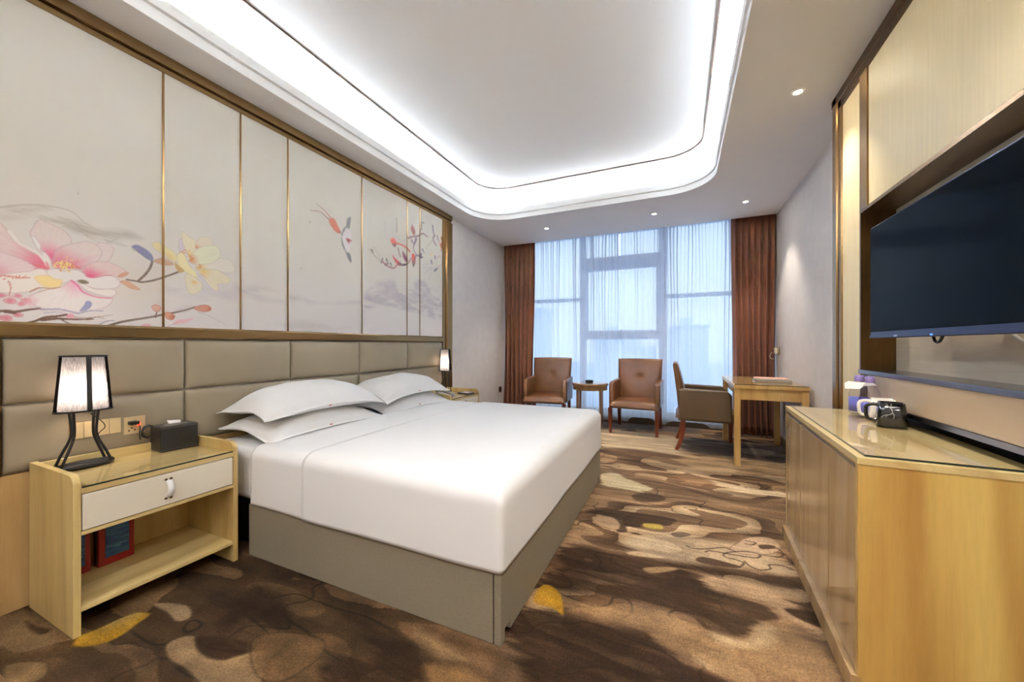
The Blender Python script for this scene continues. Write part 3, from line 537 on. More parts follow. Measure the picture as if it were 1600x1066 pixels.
    f([(0.689,1.466),(0.687,1.508),(0.704,1.555),(0.739,1.581),(0.79,1.608),(0.826,1.596),(0.841,1.563),(0.826,1.522),(0.8,1.499),(0.769,1.475),(0.729,1.468)], PK, root=(0.712,1.464), rc=(210, 84, 118), rr_=.13, **L)
    f([(0.53,1.613),(0.563,1.597),(0.576,1.56),(0.601,1.542),(0.627,1.521),(0.654,1.504),(0.674,1.452),(0.618,1.436),(0.53,1.399)], (228, 206, 204), root=(0.656,1.482), rc=(214, 106, 130), rr_=.11, **L)
    f([(0.53,1.496),(0.568,1.496),(0.61,1.478),(0.636,1.456),(0.61,1.413),(0.53,1.378)], (230, 208, 208), root=(0.531,1.418), rc=(220, 150, 165), rr_=.06, **L)
    f([(0.775,1.476),(0.811,1.513),(0.854,1.525),(0.9,1.512),(0.931,1.489),(0.923,1.471),(0.9,1.458),(0.854,1.46),(0.811,1.434),(0.788,1.448)], (228, 206, 202), root=(0.804,1.439), rc=(214, 70, 110), rr_=.075, **L)
    f([(0.624,1.591),(0.638,1.584),(0.652,1.554),(0.65,1.531),(0.667,1.524),(0.681,1.493),(0.679,1.453),(0.663,1.483),(0.645,1.513),(0.656,1.516),(0.641,1.54)], (232, 228, 224), **L)
    c.stroke([(0.568,1.593),(0.589,1.555),(0.613,1.537),(0.645,1.516),(0.663,1.486),(0.678,1.452)], (234, 226, 222), .006, .004, .95, .002)
    for i in range(16):
        a = rng.uniform(0, 1); p = W1(44 + 30 * a, 406 + 12 * rng.uniform(0, 1)); q = W1(72 + 6 * a, 420); c.stroke([p, q], (208, 96, 104), .0012, .0008, .7, .001, smooth=False)
    f([(0.53,1.399),(0.56,1.415),(0.618,1.436),(0.645,1.452),(0.674,1.446),(0.715,1.419),(0.681,1.379),(0.645,1.368),(0.618,1.348),(0.56,1.335),(0.53,1.347)], (236, 229, 222), **L)
    f([(0.667,1.445),(0.696,1.461),(0.719,1.454),(0.749,1.468),(0.779,1.456),(0.8,1.438),(0.843,1.455),(0.884,1.458),(0.905,1.436),(0.9,1.41),(0.866,1.393),(0.821,1.39),(0.79,1.397),(0.759,1.414),(0.71,1.4),(0.685,1.414)], WH, **L)
    f([(0.743,1.417),(0.769,1.385),(0.8,1.363),(0.843,1.352),(0.879,1.347),(0.854,1.304),(0.779,1.276),(0.719,1.274),(0.645,1.285),(0.618,1.321),(0.654,1.356),(0.7,1.376),(0.727,1.397)], (237, 230, 228), root=(0.755,1.401), rc=(232, 170, 195), rr_=.07, **L)
    f([(0.763,1.414),(0.79,1.4),(0.821,1.387),(0.877,1.394),(0.893,1.377),(0.875,1.356),(0.843,1.359),(0.8,1.372),(0.775,1.392)], (236, 230, 226), **L)
    c.stroke([(0.743,1.414),(0.763,1.394),(0.777,1.369),(0.811,1.352),(0.854,1.347),(0.877,1.35)], (214, 92, 140), .0035, .0015, .85, .003)
    c.stroke([(0.788,1.445),(0.817,1.441),(0.848,1.455),(0.879,1.464)], (206, 84, 112), .0025, .001, .8, .002)
    f([(0.761,1.419),(0.783,1.425),(0.798,1.412),(0.775,1.406)], (118, 106, 84), soft=.002)
    f([(0.636,1.414),(0.672,1.426),(0.691,1.415),(0.712,1.412),(0.704,1.382),(0.674,1.375),(0.652,1.386)], (234, 212, 150), soft=.006, line=(200, 160, 100), lw=.003, la=.4)
    c.stroke([(0.622,1.349),(0.648,1.369),(0.678,1.37),(0.708,1.38)], (166, 120, 96), .003, .0015, .8); c.stroke([(0.645,1.349),(0.672,1.366),(0.696,1.373)], (176, 128, 100), .0015, .001, .7)
    for i in range(110):
        a = rng.normal(0, 1, 2); p = W1(100 + 9 * a[0], 415 + 4.5 * a[1])
        col = (232, 214, 140) if rng.random() < .7 else (206, 150, 92); r_ = rng.uniform(.0015, .003); c.stroke([p, (p[0] + .001, p[1] + .001)], col, r_, r_, .9, .001, smooth=False)
    for i in range(26):
        a = rng.uniform(0, 1); p = W1(110 + 18 * a, 417 + 3 * rng.normal()); c.stroke([p, (p[0] + .004, p[1] + .002 * rng.normal())], (196, 96, 80), .0014, .001, .85, .001, smooth=False)
    c.stroke([(0.53,1.405),(0.568,1.406),(0.593,1.404),(0.62,1.409)], (206, 122, 110), .004, .003, .6, .003)
    for i in range(22):
        p = W1(rng.uniform(-3, 46), 433 + 2 * rng.normal()); c.stroke([p, (p[0], p[1] + .003)], (196, 96, 76), .0014, .001, .8, .001, smooth=False)
    c.stroke([(0.566,1.384),(0.571,1.358),(0.566,1.325)], (190, 120, 110), .003, .0015, .7)
    c.stroke([(0.53,1.274),(0.544,1.325),(0.566,1.325),(0.593,1.318),(0.62,1.31)], (214, 130, 140), .004, .003, .35, .004)
    for (u, v, r_) in ((16, 470, .016), (42, 470, .014), (28, 462, .010), (10, 497, .016), (28, 492, .013), (2, 462, .010), (-3, 496, .012), (33, 475, .01)):
        p = W1(u, v); th_ = np.linspace(0, 2 * PI, 9)[:-1]; f([(p[0] + r_ * math.cos(t) * (1 + .25 * math.sin(3 * t + u)), p[1] + r_ * .8 * math.sin(t)) for t in th_], (226, 170, 176), root=p, rc=(206, 96, 116), rr_=r_ * 1.2, soft=.003, line=(184, 92, 108), lw=.002, la=.5, alpha=.8)
    f([(0.62,1.332),(0.645,1.312),(0.627,1.288),(0.61,1.298)], (230, 190, 200), soft=.006, alpha=.6)
    BR = (112, 86, 74); BL = (140, 140, 172)
    c.stroke([(0.53,1.256),(0.56,1.261),(0.584,1.26),(0.618,1.271),(0.648,1.279)], BR, .0055, .004, .95, .002); c.stroke([(0.557,1.255),(0.583,1.252)], (96, 60, 52), .004, .003, .8)
    c.stroke([(0.652,1.274),(0.7,1.281),(0.735,1.275),(0.763,1.266),(0.8,1.281),(0.845,1.284)], BL, .003, .002, .8); c.stroke([(0.663,1.261),(0.7,1.267),(0.735,1.258)], (190, 180, 200), .005, .003, .6, .004)
    f([(0.769,1.278),(0.783,1.306),(0.79,1.325),(0.804,1.324),(0.806,1.306),(0.792,1.286)], (150, 154, 190), soft=.002, line=(104, 104, 146), lw=.002)
    c.stroke([(0.603,1.21),(0.636,1.223),(0.663,1.241),(0.7,1.249),(0.727,1.257)], (104, 76, 60), .004, .005, .95); c.stroke([(0.656,1.229),(0.7,1.238),(0.739,1.237),(0.811,1.242)], (110, 80, 66), .006, .003, .95)
    c.stroke([(0.71,1.236),(0.735,1.217),(0.769,1.209)], (110, 84, 74), .003, .0015, .9); c.stroke([(0.735,1.252),(0.779,1.246),(0.832,1.256),(0.881,1.268)], (136, 110, 90), .0018, .001, .8); c.stroke([(0.775,1.237),(0.821,1.252),(0.854,1.248)], (120, 98, 80), .002, .001, .8)
    f([(0.731,1.257),(0.743,1.264),(0.751,1.247),(0.727,1.243)], (224, 160, 176), soft=.002)
    def bark(P, w0, w1):
        c.stroke(P, (112, 94, 82), w0, w1, .95, .002); Q = catmull(np.array(P), False, 10)
        for i in range(len(Q) - 1):
            if rng.random() < .7: p = Q[i] + rng.normal(0, w0 * .4, 2); c.stroke([p, p + .0015], (176, 160, 148) if rng.random() < .6 else (70, 54, 46), .0012, .001, .8, .001, smooth=False)
    bark([(0.839,1.2),(0.912,1.235),(1.005,1.261),(1.077,1.283),(1.163,1.311),(1.224,1.338)], .0055, .0045)
    c.stroke([(0.834,1.219),(0.857,1.235),(0.884,1.24)], (140, 140, 160), .003, .002, .7); c.stroke([(1.045,1.267),(1.05,1.294)], BR, .0035, .003, .9)
    BUD = (206, 150, 128); BL2 = dict(soft=.002, line=(150, 92, 70), lw=.0025, la=.7)
    f([(1.218,1.334),(1.256,1.352),(1.291,1.352),(1.305,1.33),(1.272,1.314),(1.233,1.32)], BUD, root=(1.305,1.33), rc=(176, 92, 60), rr_=.03, **BL2)
    f([(1.029,1.323),(1.047,1.334),(1.066,1.323),(1.061,1.302),(1.042,1.299)], (216, 170, 150), **BL2)
    f([(1.083,1.294),(1.108,1.296),(1.128,1.279),(1.116,1.257),(1.091,1.266)], BUD, root=(1.125,1.272), rc=(160, 86, 62), rr_=.03, **BL2)
    f([(1.119,1.233),(1.142,1.259),(1.178,1.265),(1.215,1.274),(1.184,1.247),(1.148,1.238)], (228, 176, 186), soft=.004, alpha=.8); f([(0.982,1.216),(1.005,1.231),(1.026,1.225),(1.01,1.211)], (224, 160, 172), soft=.004, alpha=.8)
    c.stroke([(1.24,1.309),(1.288,1.294),(1.339,1.267),(1.381,1.246)], (170, 158, 160), .0018, .0008, .7); c.stroke([(1.085,1.214),(1.114,1.229),(1.137,1.248)], (150, 130, 110), .001, .001, .7)
    mount([(1.125,1.329),(1.208,1.373),(1.24,1.347),(1.178,1.297),(1.119,1.3)], (176, 168, 176), .7, 14)
    # --- yellow magnolia
    bark([(0.931,1.45),(0.972,1.447),(0.99,1.446),(1.037,1.463),(1.091,1.493),(1.145,1.527)], .004, .005); bark([(0.975,1.45),(1.005,1.492),(1.023,1.529),(1.031,1.561)], .0055, .005)
    f([(0.95,1.619),(0.97,1.634),(1.005,1.619),(1.031,1.591),(1.031,1.564),(1.005,1.576),(0.972,1.602)], (128, 128, 160), soft=.004, line=(82, 82, 120), lw=.0025); c.stroke([(0.96,1.622),(0.99,1.606),(1.021,1.576)], (90, 90, 126), .002, .001, .8)
    c.stroke([(0.965,1.62),(0.995,1.604),(1.026,1.573)], (170, 172, 200), .0015, .001, .8, .001); c.stroke([(0.957,1.611),(0.985,1.591),(1.016,1.571)], (84, 84, 118), .0015, .001, .8, .001)
    f([(0.952,1.6),(0.972,1.602),(0.95,1.619)], (190, 180, 160), soft=.004, alpha=.6)
    f([(1.037,1.565),(1.077,1.591),(1.114,1.577),(1.119,1.561),(1.077,1.553)], (200, 164, 138), soft=.003, line=(150, 104, 80), lw=.002)
    f([(0.898,1.461),(0.919,1.483),(0.938,1.484),(0.916,1.46)], (206, 156, 130), soft=.002, line=(170, 110, 84), lw=.002); f([(0.907,1.437),(0.931,1.443),(0.96,1.425),(0.982,1.405),(0.948,1.407),(0.926,1.42)], (212, 168, 140), soft=.002, line=(176, 108, 78), lw=.0025)
    YL = dict(line=(190, 182, 160), lw=.0032, la=.6, soft=.003); YC = (230, 221, 194); YP = (233, 227, 214); OR = (200, 128, 84)
    f([(1.031,1.646),(1.053,1.671),(1.085,1.655),(1.125,1.629),(1.145,1.595),(1.119,1.582),(1.08,1.602)], (230, 218, 168), root=(1.097,1.599), rc=(222, 190, 120), rr_=.04, **YL)
    f([(1.05,1.623),(1.085,1.61),(1.119,1.579),(1.077,1.587)], (214, 206, 214), soft=.006, alpha=.6)
    f([(1.145,1.659),(1.148,1.702),(1.163,1.721),(1.172,1.672),(1.16,1.63)], (212, 202, 210), **YL)
    f([(1.16,1.756),(1.193,1.736),(1.227,1.719),(1.23,1.679),(1.208,1.622),(1.187,1.64),(1.166,1.692)], YC, root=(1.196,1.627), rc=(226, 190, 110), rr_=.045, **YL)
    f([(1.224,1.677),(1.24,1.733),(1.281,1.759),(1.311,1.736),(1.308,1.705),(1.265,1.695)], (228, 218, 198), root=(1.23,1.682), rc=OR, rr_=.03, **YL)
    f([(1.224,1.559),(1.272,1.598),(1.339,1.639),(1.391,1.649),(1.431,1.618),(1.428,1.581),(1.391,1.563),(1.322,1.573),(1.265,1.563)], YP, root=(1.233,1.568), rc=(214, 186, 96), rr_=.07, **YL)
    f([(1.246,1.552),(1.322,1.573),(1.373,1.556),(1.409,1.53),(1.391,1.499),(1.339,1.488),(1.345,1.458),(1.318,1.442),(1.288,1.476),(1.265,1.518)], YC, root=(1.265,1.552), rc=(222, 192, 116), rr_=.05, **YL)
    f([(1.196,1.612),(1.224,1.663),(1.265,1.698),(1.322,1.716),(1.352,1.692),(1.349,1.652),(1.311,1.61),(1.256,1.591),(1.208,1.586)], (230, 230, 204), root=(1.202,1.606), rc=OR, rr_=.05, **YL)
    f([(1.178,1.514),(1.215,1.528),(1.233,1.502),(1.259,1.476),(1.252,1.441),(1.218,1.411),(1.193,1.422),(1.178,1.467)], YC, root=(1.218,1.481), rc=(216, 168, 92), rr_=.02, **YL)
    for (u, v) in ((299, 403), (312, 417), (287, 394)):
        for i in range(22): p = W1(u + 3 * rng.normal(), v + 2.5 * rng.normal()); c.stroke([p, (p[0] + .001, p[1])], (196, 96, 50) if rng.random() < .6 else (226, 170, 90), .0022, .002, .8, .002, smooth=False)
    f([(1.139,1.615),(1.16,1.637),(1.178,1.616),(1.193,1.575),(1.224,1.544),(1.249,1.523),(1.224,1.511),(1.184,1.53),(1.148,1.559)], (232, 222, 176), **YL)
    c.stroke([(1.233,1.531),(1.265,1.499),(1.298,1.466),(1.325,1.443)], (208, 196, 214), .0055, .003, .85, .003); c.stroke([(1.252,1.535),(1.278,1.516),(1.301,1.494)], (196, 140, 140), .002, .001, .7)
    f([(1.128,1.58),(1.142,1.565),(1.172,1.539),(1.151,1.524),(1.131,1.549)], (190, 158, 104), soft=.003)
    # --- flying bird
    TL = (146, 96, 80); RD = (184, 104, 78); GY = (116, 114, 116); WB = (232, 224, 224)
    f([(2.269,2.045),(2.322,2.103),(2.349,2.061),(2.349,2.007),(2.328,1.915),(2.295,1.908),(2.263,1.964)], WB, soft=.01, alpha=.9)
    c.stroke([(1.962,2.136),(2.045,2.153),(2.114,2.125),(2.174,2.087)], (176, 150, 140), .003, .006, .9, .004, c2=TL); c.stroke([(2.011,2.206),(2.091,2.173),(2.162,2.119),(2.237,2.047)], (176, 150, 140), .003, .008, .9, .004, c2=RD)
    f([(2.126,2.108),(2.168,2.142),(2.212,2.092),(2.237,2.047),(2.205,2.033),(2.162,2.058)], RD, soft=.006); c.stroke([(2.23,2.051),(2.256,2.026)], GY, .005, .004, .9, .004)
    f([(2.25,2.024),(2.263,2.081),(2.295,2.117),(2.308,2.18),(2.342,2.201),(2.335,2.144),(2.328,2.099),(2.295,2.101),(2.269,2.056)], GY, soft=.006, alpha=.9)
    f([(2.243,2.007),(2.256,1.941),(2.289,1.895),(2.315,1.842),(2.349,1.822),(2.335,1.89),(2.295,1.902),(2.269,1.955)], GY, soft=.006, alpha=.9)
    f([(2.295,2.012),(2.328,2.015),(2.352,2.002),(2.328,1.991),(2.335,1.976),(2.308,1.986)], (150, 66, 60), root=(2.322,2), rc=(70, 52, 50), rr_=.012, soft=.005)
    # --- small birds and branches by the far frame
    VI = (128, 106, 124)
    def st(P, col=VI, w0=.006, w1=.003, al=.8): c.stroke(P, col, w0, w1, al, .006)
    st([(2.55,1.983),(2.604,1.943),(2.684,1.907),(2.733,1.887)], (150, 140, 130), .004, .006, .6); st([(2.604,2.019),(2.668,1.957),(2.733,1.911)], (160, 150, 140), .003, .003, .5)
    for q in ([(2.7,1.893),(2.717,1.932)], [(2.767,1.936),(2.784,1.903)], [(2.75,1.878),(2.784,1.897)], [(2.819,1.904),(2.837,1.889)], [(2.581,1.979),(2.596,1.965)]): st(q, (122, 112, 104), .012, .008, .8)
    st([(2.717,1.902),(2.784,1.873),(2.863,1.869),(2.918,1.911),(3.002,1.927),(3.07,1.954),(3.12,2.017)], (150, 96, 96), .009, .006, .8); st([(2.927,2.078),(2.945,2.031),(2.964,1.997)], (130, 104, 108), .008, .006, .8)
    st([(2.742,2.155),(2.784,2.13),(2.828,2.122)], (170, 160, 158), .003, .003, .5); st([(2.75,2.297),(2.75,2.206),(2.81,2.143)], (176, 168, 166), .003, .003, .5); st([(2.909,2.376),(2.909,2.237)], (120, 110, 112), .004, .008, .6); st([(2.927,2.179),(3.002,2.166),(3.041,2.196)], (170, 162, 166), .003, .003, .5)
    f([(2.819,2.133),(2.863,2.163),(2.899,2.14),(2.899,2.103),(2.854,2.092)], (190, 92, 80), soft=.01); c.stroke([(2.899,2.122),(2.983,2.123),(3.06,2.109),(3.1,2.085)], (188, 92, 76), .008, .012, .9, .006); f([(2.846,2.096),(2.899,2.109),(2.881,2.079)], (120, 84, 76), soft=.008)
    f([(2.846,1.99),(2.899,1.964),(2.983,1.93),(2.955,1.912),(2.89,1.931)], (196, 84, 76), root=(2.964,1.926), rc=(60, 56, 66), rr_=.06, soft=.008); st([(3.002,1.927),(3.06,1.945)], (70, 64, 80), .012, .008, .8)
    f([(2.993,2.061),(3.031,2.037),(3.07,1.993),(3.051,1.963),(3.002,2.005)], (128, 76, 92), soft=.008)
    f([(3.141,2.375),(3.172,2.35),(3.192,2.309),(3.172,2.27),(3.141,2.288),(3.12,2.329)], (140, 84, 70), soft=.008); f([(3.136,2.06),(3.172,2.075),(3.192,2.045),(3.192,1.991),(3.161,1.938),(3.141,1.981)], (190, 84, 74), root=(3.166,1.959), rc=(60, 62, 70), rr_=.07, soft=.008)
    st([(3.161,1.972),(3.203,2.061),(3.256,2.073),(3.3,2.068)], VI, .01, .01); st([(3.289,2.1),(3.267,2.061),(3.311,2.071)], (104, 92, 110), .014, .01); st([(3.07,2.216),(3.151,2.251),(3.224,2.277),(3.278,2.305),(3.322,2.33),(3.401,2.316)], (134, 104, 106), .01, .008)
    st([(3.203,2.264),(3.182,2.191),(3.161,2.133),(3.203,2.082)], VI, .01, .005); st([(3.13,2.212),(3.172,2.182),(3.213,2.24)], VI, .01, .008); st([(3.267,2.309),(3.278,2.367)], (116, 96, 100), .01, .006); st([(3.3,2.373),(3.3,2.442),(3.344,2.448)], (136, 126, 108), .01, .006)
    st([(3.495,2.464),(3.507,2.402),(3.531,2.365)], (118, 108, 122), .012, .008); st([(3.531,2.365),(3.507,2.315),(3.568,2.258)], (130, 104, 124), .012, .008); st([(3.507,2.315),(3.424,2.237),(3.367,2.167)], (186, 178, 160), .006, .004); st([(3.58,2.371),(3.618,2.314)], (130, 110, 124), .012, .006)
    f([(3.656,2.376),(3.695,2.379),(3.695,2.258),(3.643,2.268),(3.669,2.327)], (150, 86, 60), soft=.01); st([(3.631,2.295),(3.669,2.267),(3.656,2.219)], (190, 110, 96), .01, .008); st([(3.311,2.154),(3.344,2.127)], (120, 110, 126), .012, .006)
    for q in ([(3.3,1.985),(3.39,2.01),(3.447,2.021)], [(3.322,1.955),(3.401,1.97),(3.495,1.994)], [(3.344,1.903),(3.424,1.953),(3.495,1.987)], [(3.471,1.961),(3.459,1.902),(3.424,1.839)]): st(q, (182, 172, 184), .004, .003, .6)
    st([(3.471,2.062),(3.483,2.035)], (120, 92, 110), .014, .01); st([(3.531,1.965),(3.58,1.996)], (120, 116, 130), .016, .012); st([(3.543,2.128),(3.543,2.098)], (120, 110, 126), .014, .008); st([(3.58,2.113),(3.643,2.156),(3.669,2.072),(3.593,2.013)], (196, 150, 150), .006, .004, .6)
    f([(3.447,2.143),(3.483,2.158),(3.495,2.132),(3.447,2.114)], (222, 204, 168), soft=.01)
for i in range(7):
    a, b = seams[i], seams[i + 1]; stp = .003 if b < 1.5 else .005
    c = Canvas(a + .004, b - .004, ZB, ZT, stp, (214, 208, 196)); paint_mural(c)
    c.mesh('mural_panel', lambda A, B, d: (A * 0 - 2.553 - d, A, B), M['mural'], mural, depth=.014)
for y in seams[1:-1]: box('bronze_strip', M['bronze_v'], -2.566, -2.548, y - .0045, y + .0045, ZB, ZT, parent=mural)
# frame: outer face and a stepped inner face
def frame_bar(horizontal):
    m = MB()
    if horizontal:
        m.prism([(-2.57, 2.592), (-2.546, 2.592), (-2.546, 2.618), (-2.552, 2.622), (-2.530, 2.626), (-2.530, 2.68), (-2.57, 2.68)], 'y', .36, 3.862)
    return m
frame_bar(True).build('top_frame', M['bronze'], mural)
for a, b, s_ in ((3.685, 3.862, 1), (.50, .36, -1)):
    pts = [(-2.57, a), (-2.546, a), (-2.546, a + s_ * .055), (-2.552, a + s_ * .062), (-2.530, a + s_ * .070), (-2.530, b), (-2.57, b)]
    if s_ < 0: pts = pts[::-1]
    MB().prism(pts, 'z', 0, 2.592 if s_ > 0 else 2.592).build('upright_frame', M['bronze_v'], mural)
MB().prism([(-2.57, 1.153), (-2.545, 1.153), (-2.538, 1.160), (-2.538, 1.206), (-2.548, 1.217), (-2.57, 1.217)], 'y', .50, 3.685).build('bottom_rail', M['bronze'], mural)

box('bronze_strip', M['bronze_dark'], -2.57, -2.546, .50, .5445, .575, 1.153, parent=mural)
# headboard ----------------------------------------------------------
hb = thing('headboard', 'wide taupe leatherette headboard of ten padded rectangular tiles on the wall behind the bed', 'headboard', (XL, 2.115, .575))
ys = [.546, 1.176, 1.806, 2.436, 3.067, 3.685]; zs = [.575, .867, 1.152]
def tile(y0, y1, z0, z1):
    m = MB(); w_, h_ = (y1 - y0) / 2 - .002, (z1 - z0) / 2 - .002; cy, cz = (y0 + y1) / 2, (z0 + z1) / 2
    def q(u, v):
        U = math.sin((u * 2 - 1) * PI / 2); V = math.sin((v * 2 - 1) * PI / 2); e_ = max(0, (1 - abs(U) ** (w_ / .018)) * (1 - abs(V) ** (h_ / .018)))
        return (.002 + .026 * e_ ** .42 + .006 * (1 - U * U) * (1 - V * V), cy - 2.115 + U * w_, cz - .575 + V * h_)
    return m.grid(36, 20, q).build('headboard_tile', M['leatherette'], hb, smooth=True)
for j in range(2):
    for i in range(5): tile(ys[i], ys[i + 1], zs[j], zs[j + 1])

# ================================================================== TV WALL
tvw = thing('tv_wall', 'bronze framed feature wall with fabric panels and an open niche behind the television', 'wall panel', (0, 0, 0))
def tp(n, m, *a, **k): return box(n, m, *a, parent=tvw, **k)
MB().prism([(1.045, 3.05), (.905, 3.05), (.888, 3.035), (.888, 2.975), (.896, 2.970), (.896, 2.925), (.905, 2.92), (1.045, 2.92)], 'z', 0, 2.68).build('upright_frame', M['bronze_v'], tvw)
MB().prism([(1.045, 2.68), (.888, 2.68), (.888, 2.635), (.896, 2.630), (.896, 2.585), (.905, 2.58), (1.045, 2.58)], 'y', YN, 3.05).build('top_frame', M['bronze_dark'], tvw)
tp('side_panel', M['panel'], .905, 1.045, 2.642, 2.92, 0, 2.58)
tp('upright_strip', M['bronze_v'], .89, 1.045, 2.557, 2.642, 1.85, 2.58); tp('upright_strip', M['bronze_dark'], .893, 1.045, 2.557, 2.642, .80, .965)
tp('upper_panel', M['panel'], .897, 1.045, YN, 2.557, 1.85, 2.58, bevel=.003)
tp('niche_top', M['bronze_dark'], .89, 1.035, YN, 2.642, 1.832, 1.85); tp('niche_side', M['bronze_dark'], .89, 1.035, 2.628, 2.642, .987, 1.832)
tp('niche_back', M['niche'], 1.035, 1.045, YN, 2.642, .965, 1.85)
tp('niche_sill', M['steel'], .884, 1.035, YN, 2.642, .965, .987, bevel=.002)
tp('lower_panel', M['lower'], .893, 1.045, YN, 2.557, .826, .965, bevel=.002)
tp('lower_trim', M['steel'], .886, .90, YN, 2.642, .806, .826); tp('recess_shade_backing', M['black'], .975, 1.045, 1.515, 2.642, 0, .806); tp('lower_panel', M['lower'], .905, 1.045, YN, 1.50, 0, .806, bevel=.002)  # black backing stands in for the shade inside the recess
# drapes -------------------------------------------------------------
def drape(x0, x1, n, seed, label):
    random.seed(seed); ph = [random.uniform(-.6, .6) for _ in range(n + 2)]; am = [random.uniform(.7, 1.25) for _ in range(n + 2)]
    def q(u, v):
        k_ = u * n; i = int(min(k_, n - 1)); fl_ = .65 + .5 * (1 - v); a = am[i] * (1 - (k_ - i)) + am[i + 1] * (k_ - i)
        t = k_ * 2 * PI + ph[0] + .35 * math.sin(3 * v + i * 0 + u * 9)
        return (x0 + (x1 - x0) * u + .012 * math.sin(2 * t) + .010 * math.sin(5 * v + u * 4), 5.425 + .042 * a * fl_ * math.sin(t) - .05 * (1 - v) ** 2, .018 + 2.86 * v)
    return tag(MB().grid(n * 14, 26, q).build('drape', M['drape'], None, smooth=True, solid=.003), label, 'curtain', 'russet drapes flanking the window')
drape(-2.555, -2.045, 7, 1, 'russet brown pleated drape gathered at the left end of the window')
drape(.585, 1.035, 7, 2, 'russet brown pleated drape hanging behind the desk at the right end of the window')
def sheer(x0, x1, n, seed, label, lifts):
    random.seed(seed); L_ = [random.uniform(.3, 1) for _ in range(n + 1)]
    def q(u, v):
        t = u * n * 2 * PI; i = int(min(u * n, n - 1)); a = L_[i]; top = .35 + .65 * v ** 2
        x = x0 + (x1 - x0) * u + .030 * a * math.sin(2 * t) * top + .008 * math.sin(7 * v + u * 23)
        y = 5.572 + .028 * a * math.sin(t) * (.45 + .55 * v)
        zb = .022
        for (c_, w_, h_) in lifts: d_ = abs(x - c_) / w_; zb += h_ * max(0, 1 - d_ ** 7) if d_ < 1 else 0
        return (x, y, zb + (2.92 - zb) * v)
    return tag(MB().grid(n * 16, 40, q).build('sheer_curtain', M['sheer'], None, smooth=True), label, 'curtain', 'white sheer curtains across the window')
sheer(-2.12, -.805, 15, 3, 'white sheer voile curtain covering the left half of the window behind the armchairs', [])
sheer(-.795, .68, 17, 4, 'white sheer voile curtain covering the right half of the window behind the desk chair', [(-.50, .19, .07), (.08, .27, .055)])
# downlights ----------------------------------------------------------
def downlight(x, y, label):
    t = thing('downlight', label, 'light', (x, y, H), 0, 'small recessed downlights in the lowered ceiling')
    MB().lathe([(.036, 0), (.036, -.004), (.024, -.006), (.021, -.001)], 28).build('trim_ring', M['ceiling'], t, smooth=True)
    MB().lathe([(.0, -.0015), (.021, -.0015)], 24).build('lens', DL, t)
    l = light('downlight_lamp', 'SPOT', (x, y, H - .012), DOWNLIGHT_W, (1, .88, .74), spot_size=math.radians(84), spot_blend=.7, shadow_soft_size=.02)
DL = emis('downlight_lens', (255, 250, 240), 30)
downlight(.66, 2.83, 'recessed downlight nearest the television wall frame')
downlight(.646, 4.764, 'recessed downlight at the right of the row in front of the window')
downlight(-.287, 4.76, 'middle recessed downlight of the row in front of the window')
downlight(-1.637, 4.771, 'recessed downlight at the left of the row in front of the window')
# unseen downlights added above and behind the camera, widened to brighten side faces
for x, y in ((.66, .9), (.646, -.6), (-.5, -.6), (-1.6, -.6)): light('downlight_lamp', 'SPOT', (x, y, H - .012), DOWNLIGHT_W * (1.7 if y > 0 else 1.6), (1, .96, .92), spot_size=math.radians(120 if y > 0 else 140), spot_blend=.8, shadow_soft_size=.02 if y > 0 else .06)
# wall fittings --------------------------------------------------------
sp = thing('switch_plate', 'long champagne switch plate on the headboard behind the near table lamp', 'switch', (-2.545, .818, .7235))
box('plate', M['gold_dark'], 0, .008, -.092, .092, -.044, .044, parent=sp, bevel=.003)
for k_ in range(4): box('rocker', M['gold_plate'], .008, .013, -.085 + k_ * .0427, -.085 + k_ * .0427 + .0415, -.038, .038, parent=sp, bevel=.002)
so = thing('wall_socket', 'square champagne wall socket with red indicator on the headboard beside the tissue box', 'socket', (-2.545, .955, .712))
box('plate', M['gold_plate'], 0, .010, -.042, .042, -.044, .044, parent=so, bevel=.003)
hs = MB()
for (a, b) in ((-.012, -.012), (.0, -.022), (-.022, -.024)): hs.box(.0095, .0105, a - .003, a + .003, b - .005, b + .002)
hs.build('socket_slot', M['dot'], so)
MB().box(.010, .012, .012, .020, -.004, .008).build('indicator', M['led_red'], so)
pl = thing('power_plug', 'black plug with a coiled black cable in the socket beside the tissue box', 'plug', (-2.534, .944, .725))
box('plug_body', M['black'], 0, .035, -.018, .018, -.008, .010, parent=pl, bevel=.004)
cb = [(.03, .012, -.002), (.038, .016, -.02), (.038, .014, -.06), (.040, .018, -.085)]
MB().tube([tuple(p) for p in catmull(cb, False)], .0025, 6).build('cable', M['black'], pl, smooth=True)
coil = [(.036 + .008 * math.sin(a * .7), .05 + (.026 + .005 * math.sin(a * 2.3)) * math.cos(a), -.052 + (.030 + .004 * math.cos(a * 1.7)) * math.sin(a)) for a in np.linspace(PI, PI + 8 * PI, 110)]
MB().tube(coil, .0022, 6).build('cable_coil', M['black'], pl, smooth=True)
s2 = thing('wall_switch', 'ivory double switch plate with a dangling cord high on the right wall by the drape', 'switch', (XR, 5.31, 1.05))
box('plate', M['gold_dark'], -.010, 0, -.075, .075, -.04, .04, parent=s2, bevel=.002); box('rocker', M['ivory'], -.034, -.010, .0, .07, -.034, .034, parent=s2, bevel=.003); box('rocker', M['ivory'], -.014, -.010, -.07, -.004, -.034, .034, parent=s2, bevel=.002)
MB().tube([tuple(p) for p in catmull([(-.03, .05, -.01), (-.06, .06, -.03), (-.075, .055, -.075), (-.05, .04, -.10), (-.02, .02, -.08)], False)], .003, 6).build('cord', M['cable_white'], s2, smooth=True)
MB().tube([(-.008, .0, -.04), (-.008, .0, -.3), (-.008, .01, -1.0)], .003, 6).build('cord', M['cable_white'], s2)
